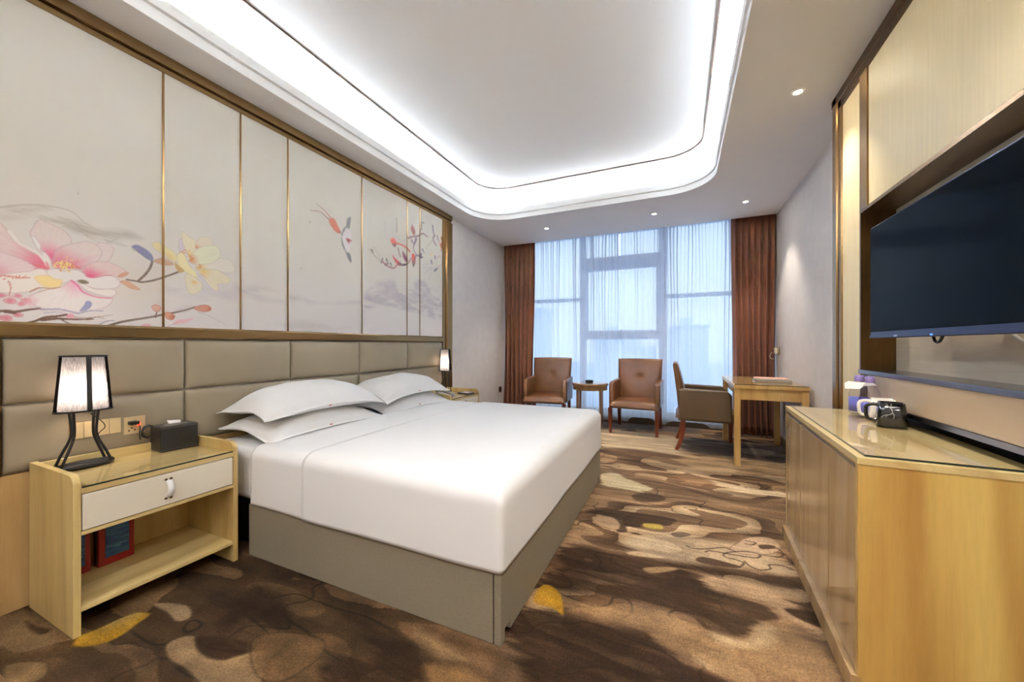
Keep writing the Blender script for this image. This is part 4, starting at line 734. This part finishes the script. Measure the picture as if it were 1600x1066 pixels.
s3 = thing('wall_outlet', 'small brown outlet low on the left wall beside the left drape', 'socket', (XL, 5.26, .43))
box('plate', M['bronze_dark'], 0, .009, -.04, .04, -.04, .04, parent=s3, bevel=.002); MB().box(.009, .011, -.012, -.006, -.01, .01).box(.009, .011, .006, .012, -.01, .01).build('socket_slot', M['dot'], s3)

# ================================================================== BED
bed = thing('bed', 'king size bed with a grey linen base under white bedding', 'bed', (-1.53, 2.185, 0))
def bp(x0, x1, y0, y1, z0, z1): return (x0 + 1.53, x1 + 1.53, y0 - 2.185, y1 - 2.185, z0, z1)
YA, YZ = 1.249, 3.125
box('base_side_panel', M['base_fabric'], *bp(-2.10, -.640, YA, YA + .03, 0, .272), parent=bed, bevel=.004)
box('base_side_panel', M['base_fabric'], *bp(-2.10, -.640, YZ - .03, YZ, 0, .272), parent=bed, bevel=.004)
foot = [(YA, 0), (YA + .036, 0), (YA + .036, .045), (YA + .085, .045), (YA + .085, .012), (YZ - .085, .012), (YZ - .085, .045), (YZ - .036, .045), (YZ - .036, 0), (YZ, 0), (YZ, .272), (YA, .272)]
MB().prism([(a - 2.185, b) for a, b in foot], 'x', -.636 + 1.53, -.606 + 1.53).build('base_foot_panel', M['base_fabric'], bed, bevel=.003)
box('base_core', M['black'], *bp(-2.48, -.66, YA + .04, YZ - .04, .05, .265), parent=bed)  # core coloured black as the shadow in the head-end recess
mm = MB().box(*bp(-2.535, -.625, YA + .012, YZ - .012, .27, .555)); mo = mm.build('mattress', M['white_fabric'], bed, bevel=.05, seg=5)

def drape_cloth(x0, x1, y0, y1, ztop, r, zb, open_left, wob=0, seed=0, crown=.0, off=0):
    """cloth over a box: flat top, rounded edges, hanging sides; open_left leaves the x0 end un-turned"""
    random.seed(seed); L_ = PI * r / 2 + (ztop - r - zb); m = MB()
    nx, ny, ns = 44, 44, 22
    xs = [x0 + (x1 - r - x0) * i / nx for i in range(nx + 1)]; ysl = [y0 + r + (y1 - y0 - 2 * r) * i / ny for i in range(ny + 1)]
    PX = [(x, 0) for x in xs] + [(x1 - r, (k_ + 1) / ns) for k_ in range(ns)]
    PY = [(y0 + r, -(ns - k_) / ns) for k_ in range(ns)] + [(y, 0) for y in ysl] + [(y1 - r, (k_ + 1) / ns) for k_ in range(ns)]
    v = []
    for (yy, ty) in PY:
        for (xx, tx) in PX:
            d = max(abs(tx), abs(ty)); x, y = xx, yy
            z = ztop + crown * (1 - ((yy - (y0 + y1) / 2) / ((y1 - y0) / 2)) ** 2)
            if d > 0:
                s_ = d * L_; n_ = (abs(tx) ** 7 + abs(ty) ** 7) ** (1 / 7); dx, dy = tx / n_, ty / n_
                if s_ < PI * r / 2: a = s_ / r; hx = r * math.sin(a); z = ztop - r * (1 - math.cos(a))
                else: hx = r; z = ztop - r - (s_ - PI * r / 2)
                low = max(0, (ztop - r - z) / (ztop - r - zb))
                hx += low * (off + wob * math.sin(6.3 * (xx + yy) + seed) * .5 + wob * math.sin(15 * (xx - yy) + 2) * .3)
                x += hx * dx; y += hx * dy
                z += low * wob * .8 * math.sin(9 * (yy + xx) + 1)
            v.append((x + 1.53, y - 2.185, z))
    k_ = len(PX); f = [(j * k_ + i, j * k_ + i + 1, (j + 1) * k_ + i + 1, (j + 1) * k_ + i) for j in range(len(PY) - 1) for i in range(k_ - 1)]
    return m.add(v, f)
duv = thing('duvet', 'smooth white duvet spread over the bed and hanging down its sides', 'bedding', (-1.53, 2.185, 0))
drape_cloth(-1.675, -.602, YA - .005, YZ + .005, .583, .060, .272, True, wob=.0025, seed=2, crown=.012).build('duvet_cover', M['white_fabric'], duv, smooth=True, solid=.012)
tb = MB()
cl = drape_cloth(-2.075, -1.50, YA - .001, YZ + .001, .575, .055, .274, True, wob=.003, seed=5, crown=.010)
# keep only the strip along the sides: no foot turn
k_ = 44 + 1 + 22; vs = []; rows = 22 + 45 + 22
for j in range(rows): vs += cl.v[j * k_: j * k_ + 45]
tb.add(vs, [(j * 45 + i, j * 45 + i + 1, (j + 1) * 45 + i + 1, (j + 1) * 45 + i) for j in range(rows - 1) for i in range(44)])
tb.build('turned_back_sheet', M['white_fabric'], duv, smooth=True, solid=.010)

def pillow(name, label, c, a, b, h, rz=0, tilt=0, roll=0, seed=0, droop=.05):
    t = thing(name, label, 'pillow', c, rz, 'white pillows stacked in two pairs at the head of the bed'); t.rotation_euler = (roll, tilt, rz)
    random.seed(seed); ox = random.uniform(0, 50)
    def half(sg):
        def q(u, v):
            U = math.sin((u * 2 - 1) * PI / 2); V = math.sin((v * 2 - 1) * PI / 2)
            fx = 1 - .085 * (1 - V * V) * abs(U) ** 3; fy = 1 - .07 * (1 - U * U) * abs(V) ** 3
            x = a * U * (1 - .07 * (1 - abs(V) ** 2.0)); y = b * V * (1 - .05 * (1 - abs(U) ** 2.0))
            core = max(0, 1 - (abs(U) / .95) ** 2.6) * max(0, 1 - (abs(V) / .97) ** 2.8)
            t_ = h * core ** .55
            nz = noise.noise(Vector((x * 7 + ox, y * 5, 0))) * .010 + noise.noise(Vector((x * 16 + ox, y * 11, 3))) * .005
            edge = (abs(U) ** 4 + abs(V) ** 4) * .5
            z = (t_ * .62 + nz * min(1, core * 3) if sg > 0 else -t_ * .38) + .003 * sg - droop * (U * U * .45 + V * V * .55) + .014 * math.sin(V * 4 + U * 3 + ox) * abs(V) ** 3 + .012 * math.sin(U * 5 + ox) * abs(U) ** 5
            return (x, y, z)
        return q
    g = MB(); n1_, n2_ = 34, 44
    g.grid(n1_, n2_, half(1)); k1 = len(g.v); g2 = MB().grid(n1_, n2_, half(-1)); g.add(g2.v, [tuple(reversed(f)) for f in g2.f])
    R_ = lambda i, j: j * (n1_ + 1) + i
    border = [R_(i, 0) for i in range(n1_)] + [R_(n1_, j) for j in range(n2_)] + [R_(i, n2_) for i in range(n1_, 0, -1)] + [R_(0, j) for j in range(n2_, 0, -1)]
    for i in range(len(border)): p_, q_ = border[i], border[(i + 1) % len(border)]; g.f.append((q_, p_, p_ + k1, q_ + k1))
    g.build('pillowcase', M['white_fabric'], t, smooth=True, sub=1)
    # small red woven mark on the hem facing the room
    MB().box(a * .935, a * .955, -.035, -.015, -droop * .45 + .001, -droop * .45 + .0065).build('red_woven_mark', M['red_mark'], t, bevel=.001)
    return t
pillow('pillow', 'lower white pillow of the near stack, half hidden under another pillow', (-2.27, 1.745, .635), .235, .43, .135, rz=.02, tilt=.06, seed=1, droop=.035)
pillow('pillow', 'upper white pillow of the near stack, closest to the near lamp', (-2.275, 1.755, .775), .235, .445, .165, rz=-.03, tilt=.07, seed=2, droop=.07)
pillow('pillow', 'lower white pillow of the far stack, beside the far table lamp', (-2.27, 2.655, .635), .235, .43, .13, rz=-.01, tilt=.06, seed=3, droop=.035)
pillow('pillow', 'upper white pillow of the far stack, leaning on the headboard by the far lamp', (-2.275, 2.65, .765), .235, .44, .15, rz=.02, tilt=.07, seed=4, droop=.06)

# ================================================================== NIGHTSTANDS
def nightstand(label, y, grp=True):
    """origin at the floor, back against the wall; x = into the room, y along the wall"""
    t = thing('nightstand', label, 'nightstand', (-2.534, y, 0), 0, 'oak nightstands either side of the bed')
    D, Wd = .432, .582; h = Wd / 2
    r = .045; side = [(0, 0), (D, 0), (D, .618 - r)] + [(D - r + r * math.cos(a), .618 - r + r * math.sin(a)) for a in np.linspace(0, PI / 2, 7)[1:]] + [(0, .618)]
    for a, b in ((-h, -h + .022), (h - .022, h)): MB().prism(side, 'y', a, b).build('side_panel', M['oak'], t, bevel=.002)
    box('back_rail', M['oak_x'], .004, .022, -h + .022, h - .022, .54, .612, parent=t, bevel=.002)
    box('back_panel', M['oak'], .004, .012, -h + .022, h - .022, .09, .54, parent=t)
    box('top_board', M['oak_x'], .022, D - .002, -h + .022, h - .022, .545, .567, parent=t)
    g = box('glass_top', M['glass'], .026, D - .001, -h + .024, h - .024, .5678, .573, parent=t); box('glass_edge', M['glass_edge'], D - .002, D - .0005, -h + .024, h - .024, .567, .573, parent=g)
    box('lower_rail', M['oak_x'], .012, D - .002, -h + .022, h - .022, .385, .400, parent=t)
    box('shelf', M['oak_x'], .012, D - .006, -h + .022, h - .022, .088, .106, parent=t, bevel=.002)
    dr = box('drawer', M['drawer'], D - .020, D, -h + .025, h - .025, .403, .541, parent=t, bevel=.002)
    hy = 0.0; st_ = []
    for i in range(15):
        a = i / 14; z = .512 - a * .075; x = D + .004 + .020 * math.sin(a * PI) ** .8
        st_.append((x, z))
    m = MB(); m.grid(2, 14, lambda u, v: (st_[round(v * 14)][0], hy - .011 + .022 * u, st_[round(v * 14)][1])); m.build('strap_handle', M['white_fabric'], dr, smooth=True, solid=.003)
    for dz in (.516, .432):
        for dy in (-.009, .009):
            rv = MB().lathe([(0.0, .003), (.0055, .002), (.006, 0)], 10); rv.v = [(D + p[2], hy + dy + p[0], dz + p[1]) for p in rv.v]; rv.build('rivet', M['bronze_dark'], dr, smooth=True)
    return t
nightstand('oak nightstand with a white drawer nearest the camera, carrying the tissue box', .906)
nightstand('oak nightstand at the far side of the bed, carrying the telephone', 3.47)

# books in the near nightstand
def red_book(label, x, y, w_, h_, th_, rz):
    t = thing('boxed_book', label, 'book', (x, y, .106), rz, 'red and blue boxed books in the near nightstand')
    box('case', M['red'], -th_, 0, -w_ / 2, w_ / 2, 0, h_, parent=t, bevel=.003)
    c_ = box('cover_picture', M['blue'], 0, .0015, -w_ * .32, w_ * .34, h_ * .16, h_ * .92, parent=t)
    MB().box(.0015, .0022, -w_ * .26, w_ * .30, h_ * .36, h_ * .385).box(.0015, .0022, -w_ * .08, w_ * .10, h_ * .32, h_ * .40).build('cover_line', M['lightblue'], c_)
    box('spine_strip', M['black'], -th_ * .7, -th_ * .3, -w_ / 2 - .001, -w_ / 2, .01, h_ - .01, parent=t)
red_book('red edged blue book, the one fully visible on the near nightstand shelf', -2.41, .845, .125, .215, .05, .05)
red_book('red edged box book partly hidden by the near nightstand left side panel', -2.41, .700, .12, .205, .05, .03)

# table lamps
def table_lamp(label, x, y, z):
    t = thing('table_lamp', label, 'lamp', (x, y, z), 0, 'black table lamps on the nightstands')
    MB().lathe([(0, 0), (.092, 0), (.099, .004), (.099, .012), (.094, .018), (.080, .019), (.074, .011), (0, .010)], 48, sx=.48, sy=1).build('base', M['black'], t, smooth=True)
    for sx_, sy_ in ((1, 1), (1, -1), (-1, 1), (-1, -1)):
        pth = catmull([(sx_ * .030, sy_ * .078, .012), (sx_ * .028, sy_ * .062, .060), (sx_ * .018, sy_ * .040, .120), (sx_ * .016, sy_ * .034, .165), (sx_ * .022, sy_ * .040, .262)], False)
        MB().tube([tuple(p) for p in pth], (.0052), 8).build('leg', M['black'], t, smooth=True)
    def sh(r0, r1, z0, z1, n=48): return MB().lathe([(r0, z0), (r1, z1)], n, sx=.62, sy=1)
    def open_lathe(prof, n=48):
        m = MB(); m.lathe(prof, n, sx=.62, sy=1); m.f = [f for f in m.f if len(f) == 4]; return m
    s_ = open_lathe([(.092, .252), (.074, .496)]).build('lamp_shade', M['organza'], t, smooth=True)
    open_lathe([(.081, .256), (.065, .492)]).build('shade_lining', M['lining'], s_, smooth=True)
    for r_, z_ in ((.093, .252), (.075, .496)):
        open_lathe([(r_, z_ - .003), (r_ + .0012, z_ - .003), (r_ + .0012, z_ + .004), (r_ - .0025, z_ + .004), (r_ - .0025, z_ - .003), (r_, z_ - .003)]).build('shade_trim', M['black'], s_)
    for a in (0, PI):
        ca = .62 * math.cos(a); sgn = 1 if ca > 0 else -1
        q = lambda u, v: ((.0935 - .018 * v) * ca + sgn * .0008, -.0085 + .017 * u, .252 + .244 * v)
        MB().grid(2, 2, q).build('ribbon', M['black'], s_, solid=.001)
    MB().tube([(0, 0, .256), (0, 0, .31)], .012, 12).tube([(-.054, 0, .262), (.054, 0, .262)], .003, 6).tube([(0, -.088, .262), (0, .088, .262)], .003, 6).build('lamp_holder', M['black'], t)
    MB().lathe([(0, .30), (.014, .302), (.018, .325), (.027, .355), (.022, .385), (0, .395)], 20).build('bulb', BULB, t, smooth=True)
    MB().tube([tuple(p) for p in catmull([(.0, .02, .235), (.012, .052, .195), (.016, .062, .165), (.0, .045, .13), (.0, .066, .06), (-.045, .10, .0)], False)], .002, 6).build('cord', M['black'], t, smooth=True)
BULB = emis('bulb_glow', (255, 236, 222), BULB_STRENGTH)
table_lamp('black table lamp with an organza shade, lit, on the near nightstand', -2.455, .752, .573)
table_lamp('black table lamp with an organza shade, lit, on the far nightstand', -2.455, 3.60, .573)

# tissue box
tbx = thing('tissue_box', 'black leather tissue box with a white tissue on the near nightstand', 'tissue box', (-2.464, 1.088, .573), -.04)
box('box_body', M['black_leather'], -.058, .058, -.080, .080, 0, .125, parent=tbx, bevel=.004)
for z_ in (.004, .118): MB().tube([(-.0585, -.0808, z_), (.0585, -.0808, z_), (.0588, .081, z_)], .0009, 5).build('stitching', M['grey_trim'], tbx)
MB().prism([(-.03 + .008, -.05), (.022, -.05), (.03, -.03), (.03, .03), (.022, .05), (-.022, .05), (-.03, .03), (-.03, -.03)], 'z', .1245, .1262).build('slot_rim', M['grey_trim'], tbx)
MB().grid(8, 4, lambda u, v: (.004 * math.sin(u * 7) - .012 * v, -.026 + .052 * u + .006 * v * (u - .5), .126 + (.004 + .018 * v) * (1 - .35 * u))).build('tissue', M['paper'], tbx, smooth=True, solid=.0012)

# far nightstand items
ph_ = thing('telephone', 'pale grey desk telephone on the far nightstand beside the pillows', 'telephone', (-2.27, 3.345, .573), .35)
MB().prism([(-.09, 0), (.09, 0), (.09, .018), (-.09, .05)], 'y', -.07, .07).build('phone_body', M['phone'], ph_, bevel=.006)
hs_ = [tuple(p) for p in catmull([(-.095, -.05, .062), (-.06, -.05, .072), (0, -.05, .060), (.06, -.05, .042), (.095, -.05, .028)], False)]
MB().tube(hs_, [.020] * 4 + [.013] * (len(hs_) - 8) + [.020] * 4, 10).build('handset', M['phone'], ph_, smooth=True)
kp = MB()
for i in range(3):
    for j in range(4): x_ = -.03 + j * .026; kp.box(x_, x_ + .016, .0 + i * .02, .013 + i * .02, .035 - j * .0046, .042 - j * .0046)
kp.build('keypad', M['grey_trim'], ph_, bevel=.001)
npd = thing('notepad_folder', 'black notepad folder with a white card on the far nightstand corner', 'notepad', (-2.20, 3.63, .573), -.25)
box('folder', M['darkbook'], -.08, .08, -.055, .055, 0, .012, parent=npd, bevel=.003); box('card', M['paper'], -.04, .055, -.035, .035, .012, .015, parent=npd); MB().tube([(-.06, .02, .018), (.07, .035, .018)], .003, 6).build('pen', M['silver'], npd)

# ================================================================== CHAIRS
def arm_chair(label, x, y, rz, cover, grp):
    """faces -y; .62 wide between the outer faces of the legs, .58 deep"""
    t = thing('armchair', label, 'chair', (x, y, 0), rz, grp)
    m = MB()
    def seat(u, v):
        U, V = u * 2 - 1, v * 2 - 1; e_ = max(0, (1 - abs(U) ** 12) * (1 - abs(V) ** 10)) ** .4
        return (U * (.298 - .006 * (1 - e_)), -.005 + V * .305, .345 + .062 * e_ + .022 * (1 - U * U) * (1 - V * V))
    m.grid(24, 24, seat); m.build('seat_cushion', M['leather'], t, smooth=True)
    box('seat_rail', M['leather'] if cover == 'leather' else M[cover], -.292, .292, -.300, .275, .318, .352, parent=t, bevel=.008)
    m = MB(); nu_, nv_ = 26, 26
    def back(sg):
        def q(u, v):
            U = u * 2 - 1; Vv = v; e_ = max(0, (1 - abs(U) ** 14) * (1 - abs(2 * v - 1) ** 16)) ** .35
            z = .36 + .565 * v; yc = .215 + .070 * v + .02 * v * v; th_ = (.052 - .026 * v) * (.55 + .45 * e_)
            tuft = .026 * math.exp(-((U * .27) ** 2 + ((v - .56) * .565) ** 2) / .0019) + .006 * math.exp(-((U * .27) ** 2 + ((v - .56) * .565) ** 2) / .012) if sg < 0 else 0
            w_ = .272 + .018 * v
            return (U * w_, yc + sg * th_ + (tuft - .016 * (1 - U * U) * math.sin(PI * v) if sg < 0 else 0), z + .006 * (1 - U * U) * v)
        return q
    m.grid(nu_, nv_, back(-1)); k1 = len(m.v); g2 = MB().grid(nu_, nv_, back(1)); m.add(g2.v, [tuple(reversed(f)) for f in g2.f])
    R_ = lambda i, j: j * (nu_ + 1) + i
    bd = [R_(i, 0) for i in range(nu_)] + [R_(nu_, j) for j in range(nv_)] + [R_(i, nv_) for i in range(nu_, 0, -1)] + [R_(0, j) for j in range(nv_, 0, -1)]
    for i in range(len(bd)): p_, q_ = bd[i], bd[(i + 1) % len(bd)]; m.f.append((q_, p_, p_ + k1, q_ + k1))
    bk = m.build('backrest', M['leather'], t, smooth=True)
    MB().lathe([(0, .006), (.008, .004), (.012, 0)], 14).build('tuft_button', M['leather'], bk, smooth=True)
    bt = bk.children[0]; bt.rotation_euler = (PI / 2, 0, 0); bt.location = (0, .252, .676)
    for s_ in (-1, 1):
        # arm: curved top, upright front, solid side panel below
        prof = [(-.225, .330), (-.225, .600), (-.205, .632), (-.17, .645), (.235, .658), (.275, .655), (.255, .330)]
        xa, xb = (.243, .311)
        pr = MB().prism([(a, b) for a, b in prof], 'x', s_ * xa if s_ > 0 else -xb, xb if s_ > 0 else -xa)
        pr.build('armrest', M[cover] if cover != 'leather' else M['leather'], t, bevel=.020, seg=5)
        MB().tube([(s_ * .280, -.268, .320), (s_ * .280, -.270, .15), (s_ * .278, -.270, 0)], [.036, .030, .023], 4).build('leg', M['mahogany'], t, bevel=.003)
        MB().tube([tuple(p) for p in catmull([(s_ * .262, .225, .330), (s_ * .264, .228, .22), (s_ * .266, .250, .10), (s_ * .268, .292, 0)], False)], [.034 - .0005 * i for i in range(19)], 4).build('leg', M['mahogany'], t)
    return t
arm_chair('tan leather armchair left of the round side table, in front of the left drape', -1.735, 5.13, .10, 'leather', 'tan leather armchairs by the window')
arm_chair('tan leather armchair right of the round side table, in front of the window', -.525, 5.145, -.05, 'leather', 'tan leather armchairs by the window')
arm_chair('brown leather armchair seen from its side, pulled up to the desk', 0.250, 4.65, PI / 2, 'leather_dark', None)

# side table
stb = thing('side_table', 'round wooden side table with a glass top between the two armchairs', 'table', (-1.155, 5.235, 0))
MB().lathe([(0, .555), (.240, .555), (.250, .562), (.250, .582), (.246, .588), (0, .588)], 48).build('table_top', M['table_wood'], stb, smooth=False)
MB().lathe([(.226, .50), (.236, .50), (.236, .555), (.226, .555)], 48).build('apron', M['table_wood'], stb)
MB().lathe([(0, .5888), (.246, .5888), (.246, .596), (0, .596)], 48).build('glass_top', M['glass'], stb)
for a in (45, 135, 225, 315):
    a = math.radians(a + 8); MB().tube([(.214 * math.cos(a), .214 * math.sin(a), .555), (.220 * math.cos(a), .220 * math.sin(a), 0)], [.027, .022], 4).build('leg', M['table_wood'], stb, bevel=.002)
at = thing('ashtray', 'small black ashtray on the round side table', 'ashtray', (-1.155, 5.19, .596))
MB().lathe([(0, 0), (.045, 0), (.055, .008), (.056, .030), (.050, .034), (.044, .028), (.040, .012), (0, .010)], 28).build('bowl', M['black_cer'], at, smooth=True)

# ================================================================== DESK
dk = thing('desk', 'light oak writing desk with a glass top against the right wall', 'desk', (.735, 4.55, 0))
box('desk_top', M['desk_wood'], -.285, .285, -.55, .55, .718, .752, parent=dk, bevel=.003)
g_ = box('glass_top', M['glass'], -.280, .280, -.545, .545, .7528, .758, parent=dk); box('glass_edge', M['glass_edge'], -.28, .28, -.5465, -.545, .752, .758, parent=g_)
for a, b in ((-.255, -.545 + .03), (.255, -.545 + .03), (-.255, .515), (.255, .515)): box('leg', M['desk_wood'], a - .025, a + .025, b - .025, b + .025, 0, .718, parent=dk, bevel=.003)
box('apron', M['desk_wood'], -.230, .230, -.530, -.510, .615, .718, parent=dk, bevel=.001); box('apron', M['desk_wood'], -.230, .230, .510, .530, .615, .718, parent=dk); box('apron', M['desk_wood'], .245, .265, -.49, .49, .615, .718, parent=dk)
dr = box('drawer', M['desk_wood'], -.235, -.215, -.48, .48, .625, .714, parent=dk, bevel=.002)
for yy, (n_, m_, sz, th_, z_, rz, lb) in enumerate((('folder', 'darkbook', (.15, .11), .016, .758, -.02, 'dark leather folder at the bottom of the small stack on the desk'), ('magazine', 'paper', (.13, .10), .012, .774, .03, 'white magazine between the dark folder and the peach brochure on the desk'), ('brochure', 'peach', (.132, .095), .007, .786, -.03, 'peach brochure on top of the small stack on the desk'))):
    t = thing(n_, lb, 'book', (.815, 4.42 + .01 * yy, z_), rz)
    box('cover', M[m_], -sz[0], sz[0], -sz[1], sz[1], th_ - .002, th_, parent=t); box('cover', M[m_], -sz[0], sz[0], -sz[1], sz[1], 0, .002, parent=t)
    box('pages', M['paper'], -sz[0] + .003, sz[0] - .002, -sz[1] + .003, sz[1] - .003, .002, th_ - .002, parent=t)

# ================================================================== TV CABINET
cb_ = thing('tv_cabinet', 'long low wooden cabinet with three doors and a glass top under the television', 'cabinet', (.512, 1.530, 0), -.042)
Lc, Dc = 1.112, .415   # local x = depth, y = length
box('side_panel', M['oak_side'], 0, Dc, 0, .022, .0, .742, parent=cb_); box('side_panel', M['oak_side'], 0, Dc, Lc - .022, Lc, .0, .742, parent=cb_)
box('top', M['oak_x'], -.002, Dc, -.002, Lc + .002, .742, .765, parent=cb_, bevel=.002)
box('carcass', M['baseboard'], .03, Dc - .01, .022, Lc - .022, .07, .73, parent=cb_)  # carcass coloured dark so the door gaps look shaded
box('top_rail', M['oak_front'], .0, .02, .022, Lc - .022, .735, .742, parent=cb_); 
box('plinth', M['oak_front'], -.018, .010, .0, Lc, 0, .072, parent=cb_, bevel=.002)
for i, (a, b) in enumerate(((.024, .303), (.309, .758), (.764, 1.088))):
    d_ = box('door', M['oak_front'], .0, .020, a, b, .076, .722, parent=cb_, bevel=.0015)
    box('finger_gap_shade', M['black'], .012, .021, a + .004, b - .004, .722, .735, parent=d_)  # black strip stands in for the shade in the gap above the door
g_ = box('glass_top', M['glass'], .022, Dc - .003, .018, Lc - .012, .7658, .771, parent=cb_)
MB().box(.0205, .022, .0165, Lc - .012, .765, .771).box(.0205, Dc - .003, .0165, .018, .765, .771).build('glass_edge', M['glass_edge'], g_)

# mugs and bottles on the cabinet
def mug(label, x, y, m_, rz, s=1.0, veins=False):
    t = thing('mug', label, 'mug', (x, y, .771), rz)
    sq = lambda a: 1 / (abs(math.cos(a)) ** 7 + abs(math.sin(a)) ** 7) ** (1 / 7)
    MB().lathe([(0, 0), (.046 * s, 0), (.049 * s, .006), (.045 * s, .06), (.040 * s, .100), (.037 * s, .100), (.040 * s, .060), (.043 * s, .012), (0, .010)], 40, fn=sq).build('cup', M[m_], t, smooth=True)
    hp = catmull([(-.040 * s, 0, .086), (-.058 * s, 0, .088), (-.078 * s, 0, .078), (-.080 * s, 0, .050), (-.074 * s, 0, .026), (-.058 * s, 0, .020), (-.044 * s, 0, .022)], False)
    MB().tube([tuple(p) for p in hp], [(.0055, .007)] * len(hp), 10).build('handle', M[m_], t, smooth=True)
    if veins:
        v_ = MB()
        for P_ in ([(-.020, .098), (-.012, .085), (-.004, .074), (-.001, .062), (-.010, .052), (-.026, .048), (-.036, .038)], [(-.001, .062), (.004, .05), (.001, .036)], [(-.004, .098), (-.006, .084), (-.001, .07)], [(-.018, .05), (-.022, .04)]):
            Q = catmull(P_, False); v_.tube([(p[0], -float(np.interp(p[1], [.006, .06, .1], [.0492, .0452, .0402])), p[1]) for p in Q], .0011, 5)
        v_.build('marble_veins', M['vein'], t, smooth=True)
    return t
mug('black marbled mug with a square body beside a white mug on the cabinet', .830, 2.150, 'black_cer', -.25, 1.0, True)
mug('white mug behind the black mug on the cabinet', .848, 2.275, 'white_cer', -.25, 1.0)
def bottle(label, x, y):
    t = thing('water_bottle', label, 'bottle', (x, y, .771), 0, 'lilac water bottles on the cabinet')
    MB().lathe([(0, .002), (.026, 0), (.033, .006), (.033, .05), (.031, .055), (.033, .06), (.033, .078), (.030, .095), (.020, .118), (.013, .128), (.013, .136), (0, .136)], 28).build('bottle_body', M['pet'], t, smooth=True)
    MB().lathe([(.0337, .012), (.0337, .066)], 28).build('label_band', M['label_blue'], t, smooth=True)
    MB().lathe([(.0345, .030), (.0345, .052)], 28).v
    MB().grid(6, 3, lambda u, v: (.0345 * math.cos(-1.9 + .9 * u), .0345 * math.sin(-1.9 + .9 * u), .050 + .018 * v)).build('label_print', M['label_violet'], t, smooth=True)
    MB().lathe([(.0155, .130), (.0158, .134), (.0158, .150), (.014, .153), (0, .153)], 24).build('cap', M['purple'], t, smooth=True)
    return t
bottle('left of the two short lilac capped water bottles joined by a white tag', .825, 2.455)
bottle('right of the two short lilac capped water bottles joined by a white tag', .838, 2.372)
for o_ in [o_ for o_ in COL.objects if o_.name.startswith('water_bottle')]: o_.scale = (1.2, 1.2, 1.27)
tg = thing('bottle_tag', 'white card tag looped over the necks of the two water bottles', 'tag', (.815, 2.415, .925))
MB().prism([(-.075, -.03), (-.028, -.055), (.0, -.030), (.045, -.045), (.048, -.005), (.0, .02), (-.025, .05), (-.050, .03)], 'z', 0, .0015).build('card', M['paper'], tg)
tg.rotation_euler = (.28, -.2, .1)

# ================================================================== TELEVISION
tv = thing('television', 'large black flat television on an arm in the wall niche', 'television', (.86, 1.93, 1.152))
tvb = box('tv_body', M['bezel'], 0, .035, -.50, .50, 0, .545, parent=tv, bevel=.004)
box('screen', M['screen'], -.0015, .002, -.492, .492, 0.030, .538, parent=tv)
box('bottom_strip', M['bezel'], -.004, .0, -.498, .498, .002, .014, parent=tv, bevel=.001)
MB().box(-.0055, -.004, .235, .262, .005, .011).build('maker_badge', M['silver'], tv); MB().box(-.0055, -.004, -.015, .0, .004, .010).build('standby_light', emis('standby_blue', (90, 150, 255), .25), tv)
MB().box(.035, .06, -.3, .3, .12, .42).build('rear_housing', M['black'], tv, bevel=.01)
MB().tube([(.055, .06, .28), (.115, .0, .28), (.168, .06, .28)], .016, 8).box(.155, .174, -.10, .18, .18, .38).build('wall_bracket', M['black'], tv)
MB().tube([tuple(p) for p in catmull([(.05, .03, .02), (.045, .05, -.018), (.05, .09, -.018), (.05, .11, .02)], False)], .005, 6).build('cable_loop', M['black'], tv, smooth=True)
tcb = thing('tv_cable', 'white cable hanging down the niche below the television', 'cable', (1.02, 1.90, 1.15))
MB().tube([tuple(p) for p in catmull([(0, -.03, .05), (.006, -.07, -.01), (.008, -.22, -.06), (.008, -.5, -.128)], False)], .006, 8).build('cable', M['cable_white'], tcb, smooth=True)
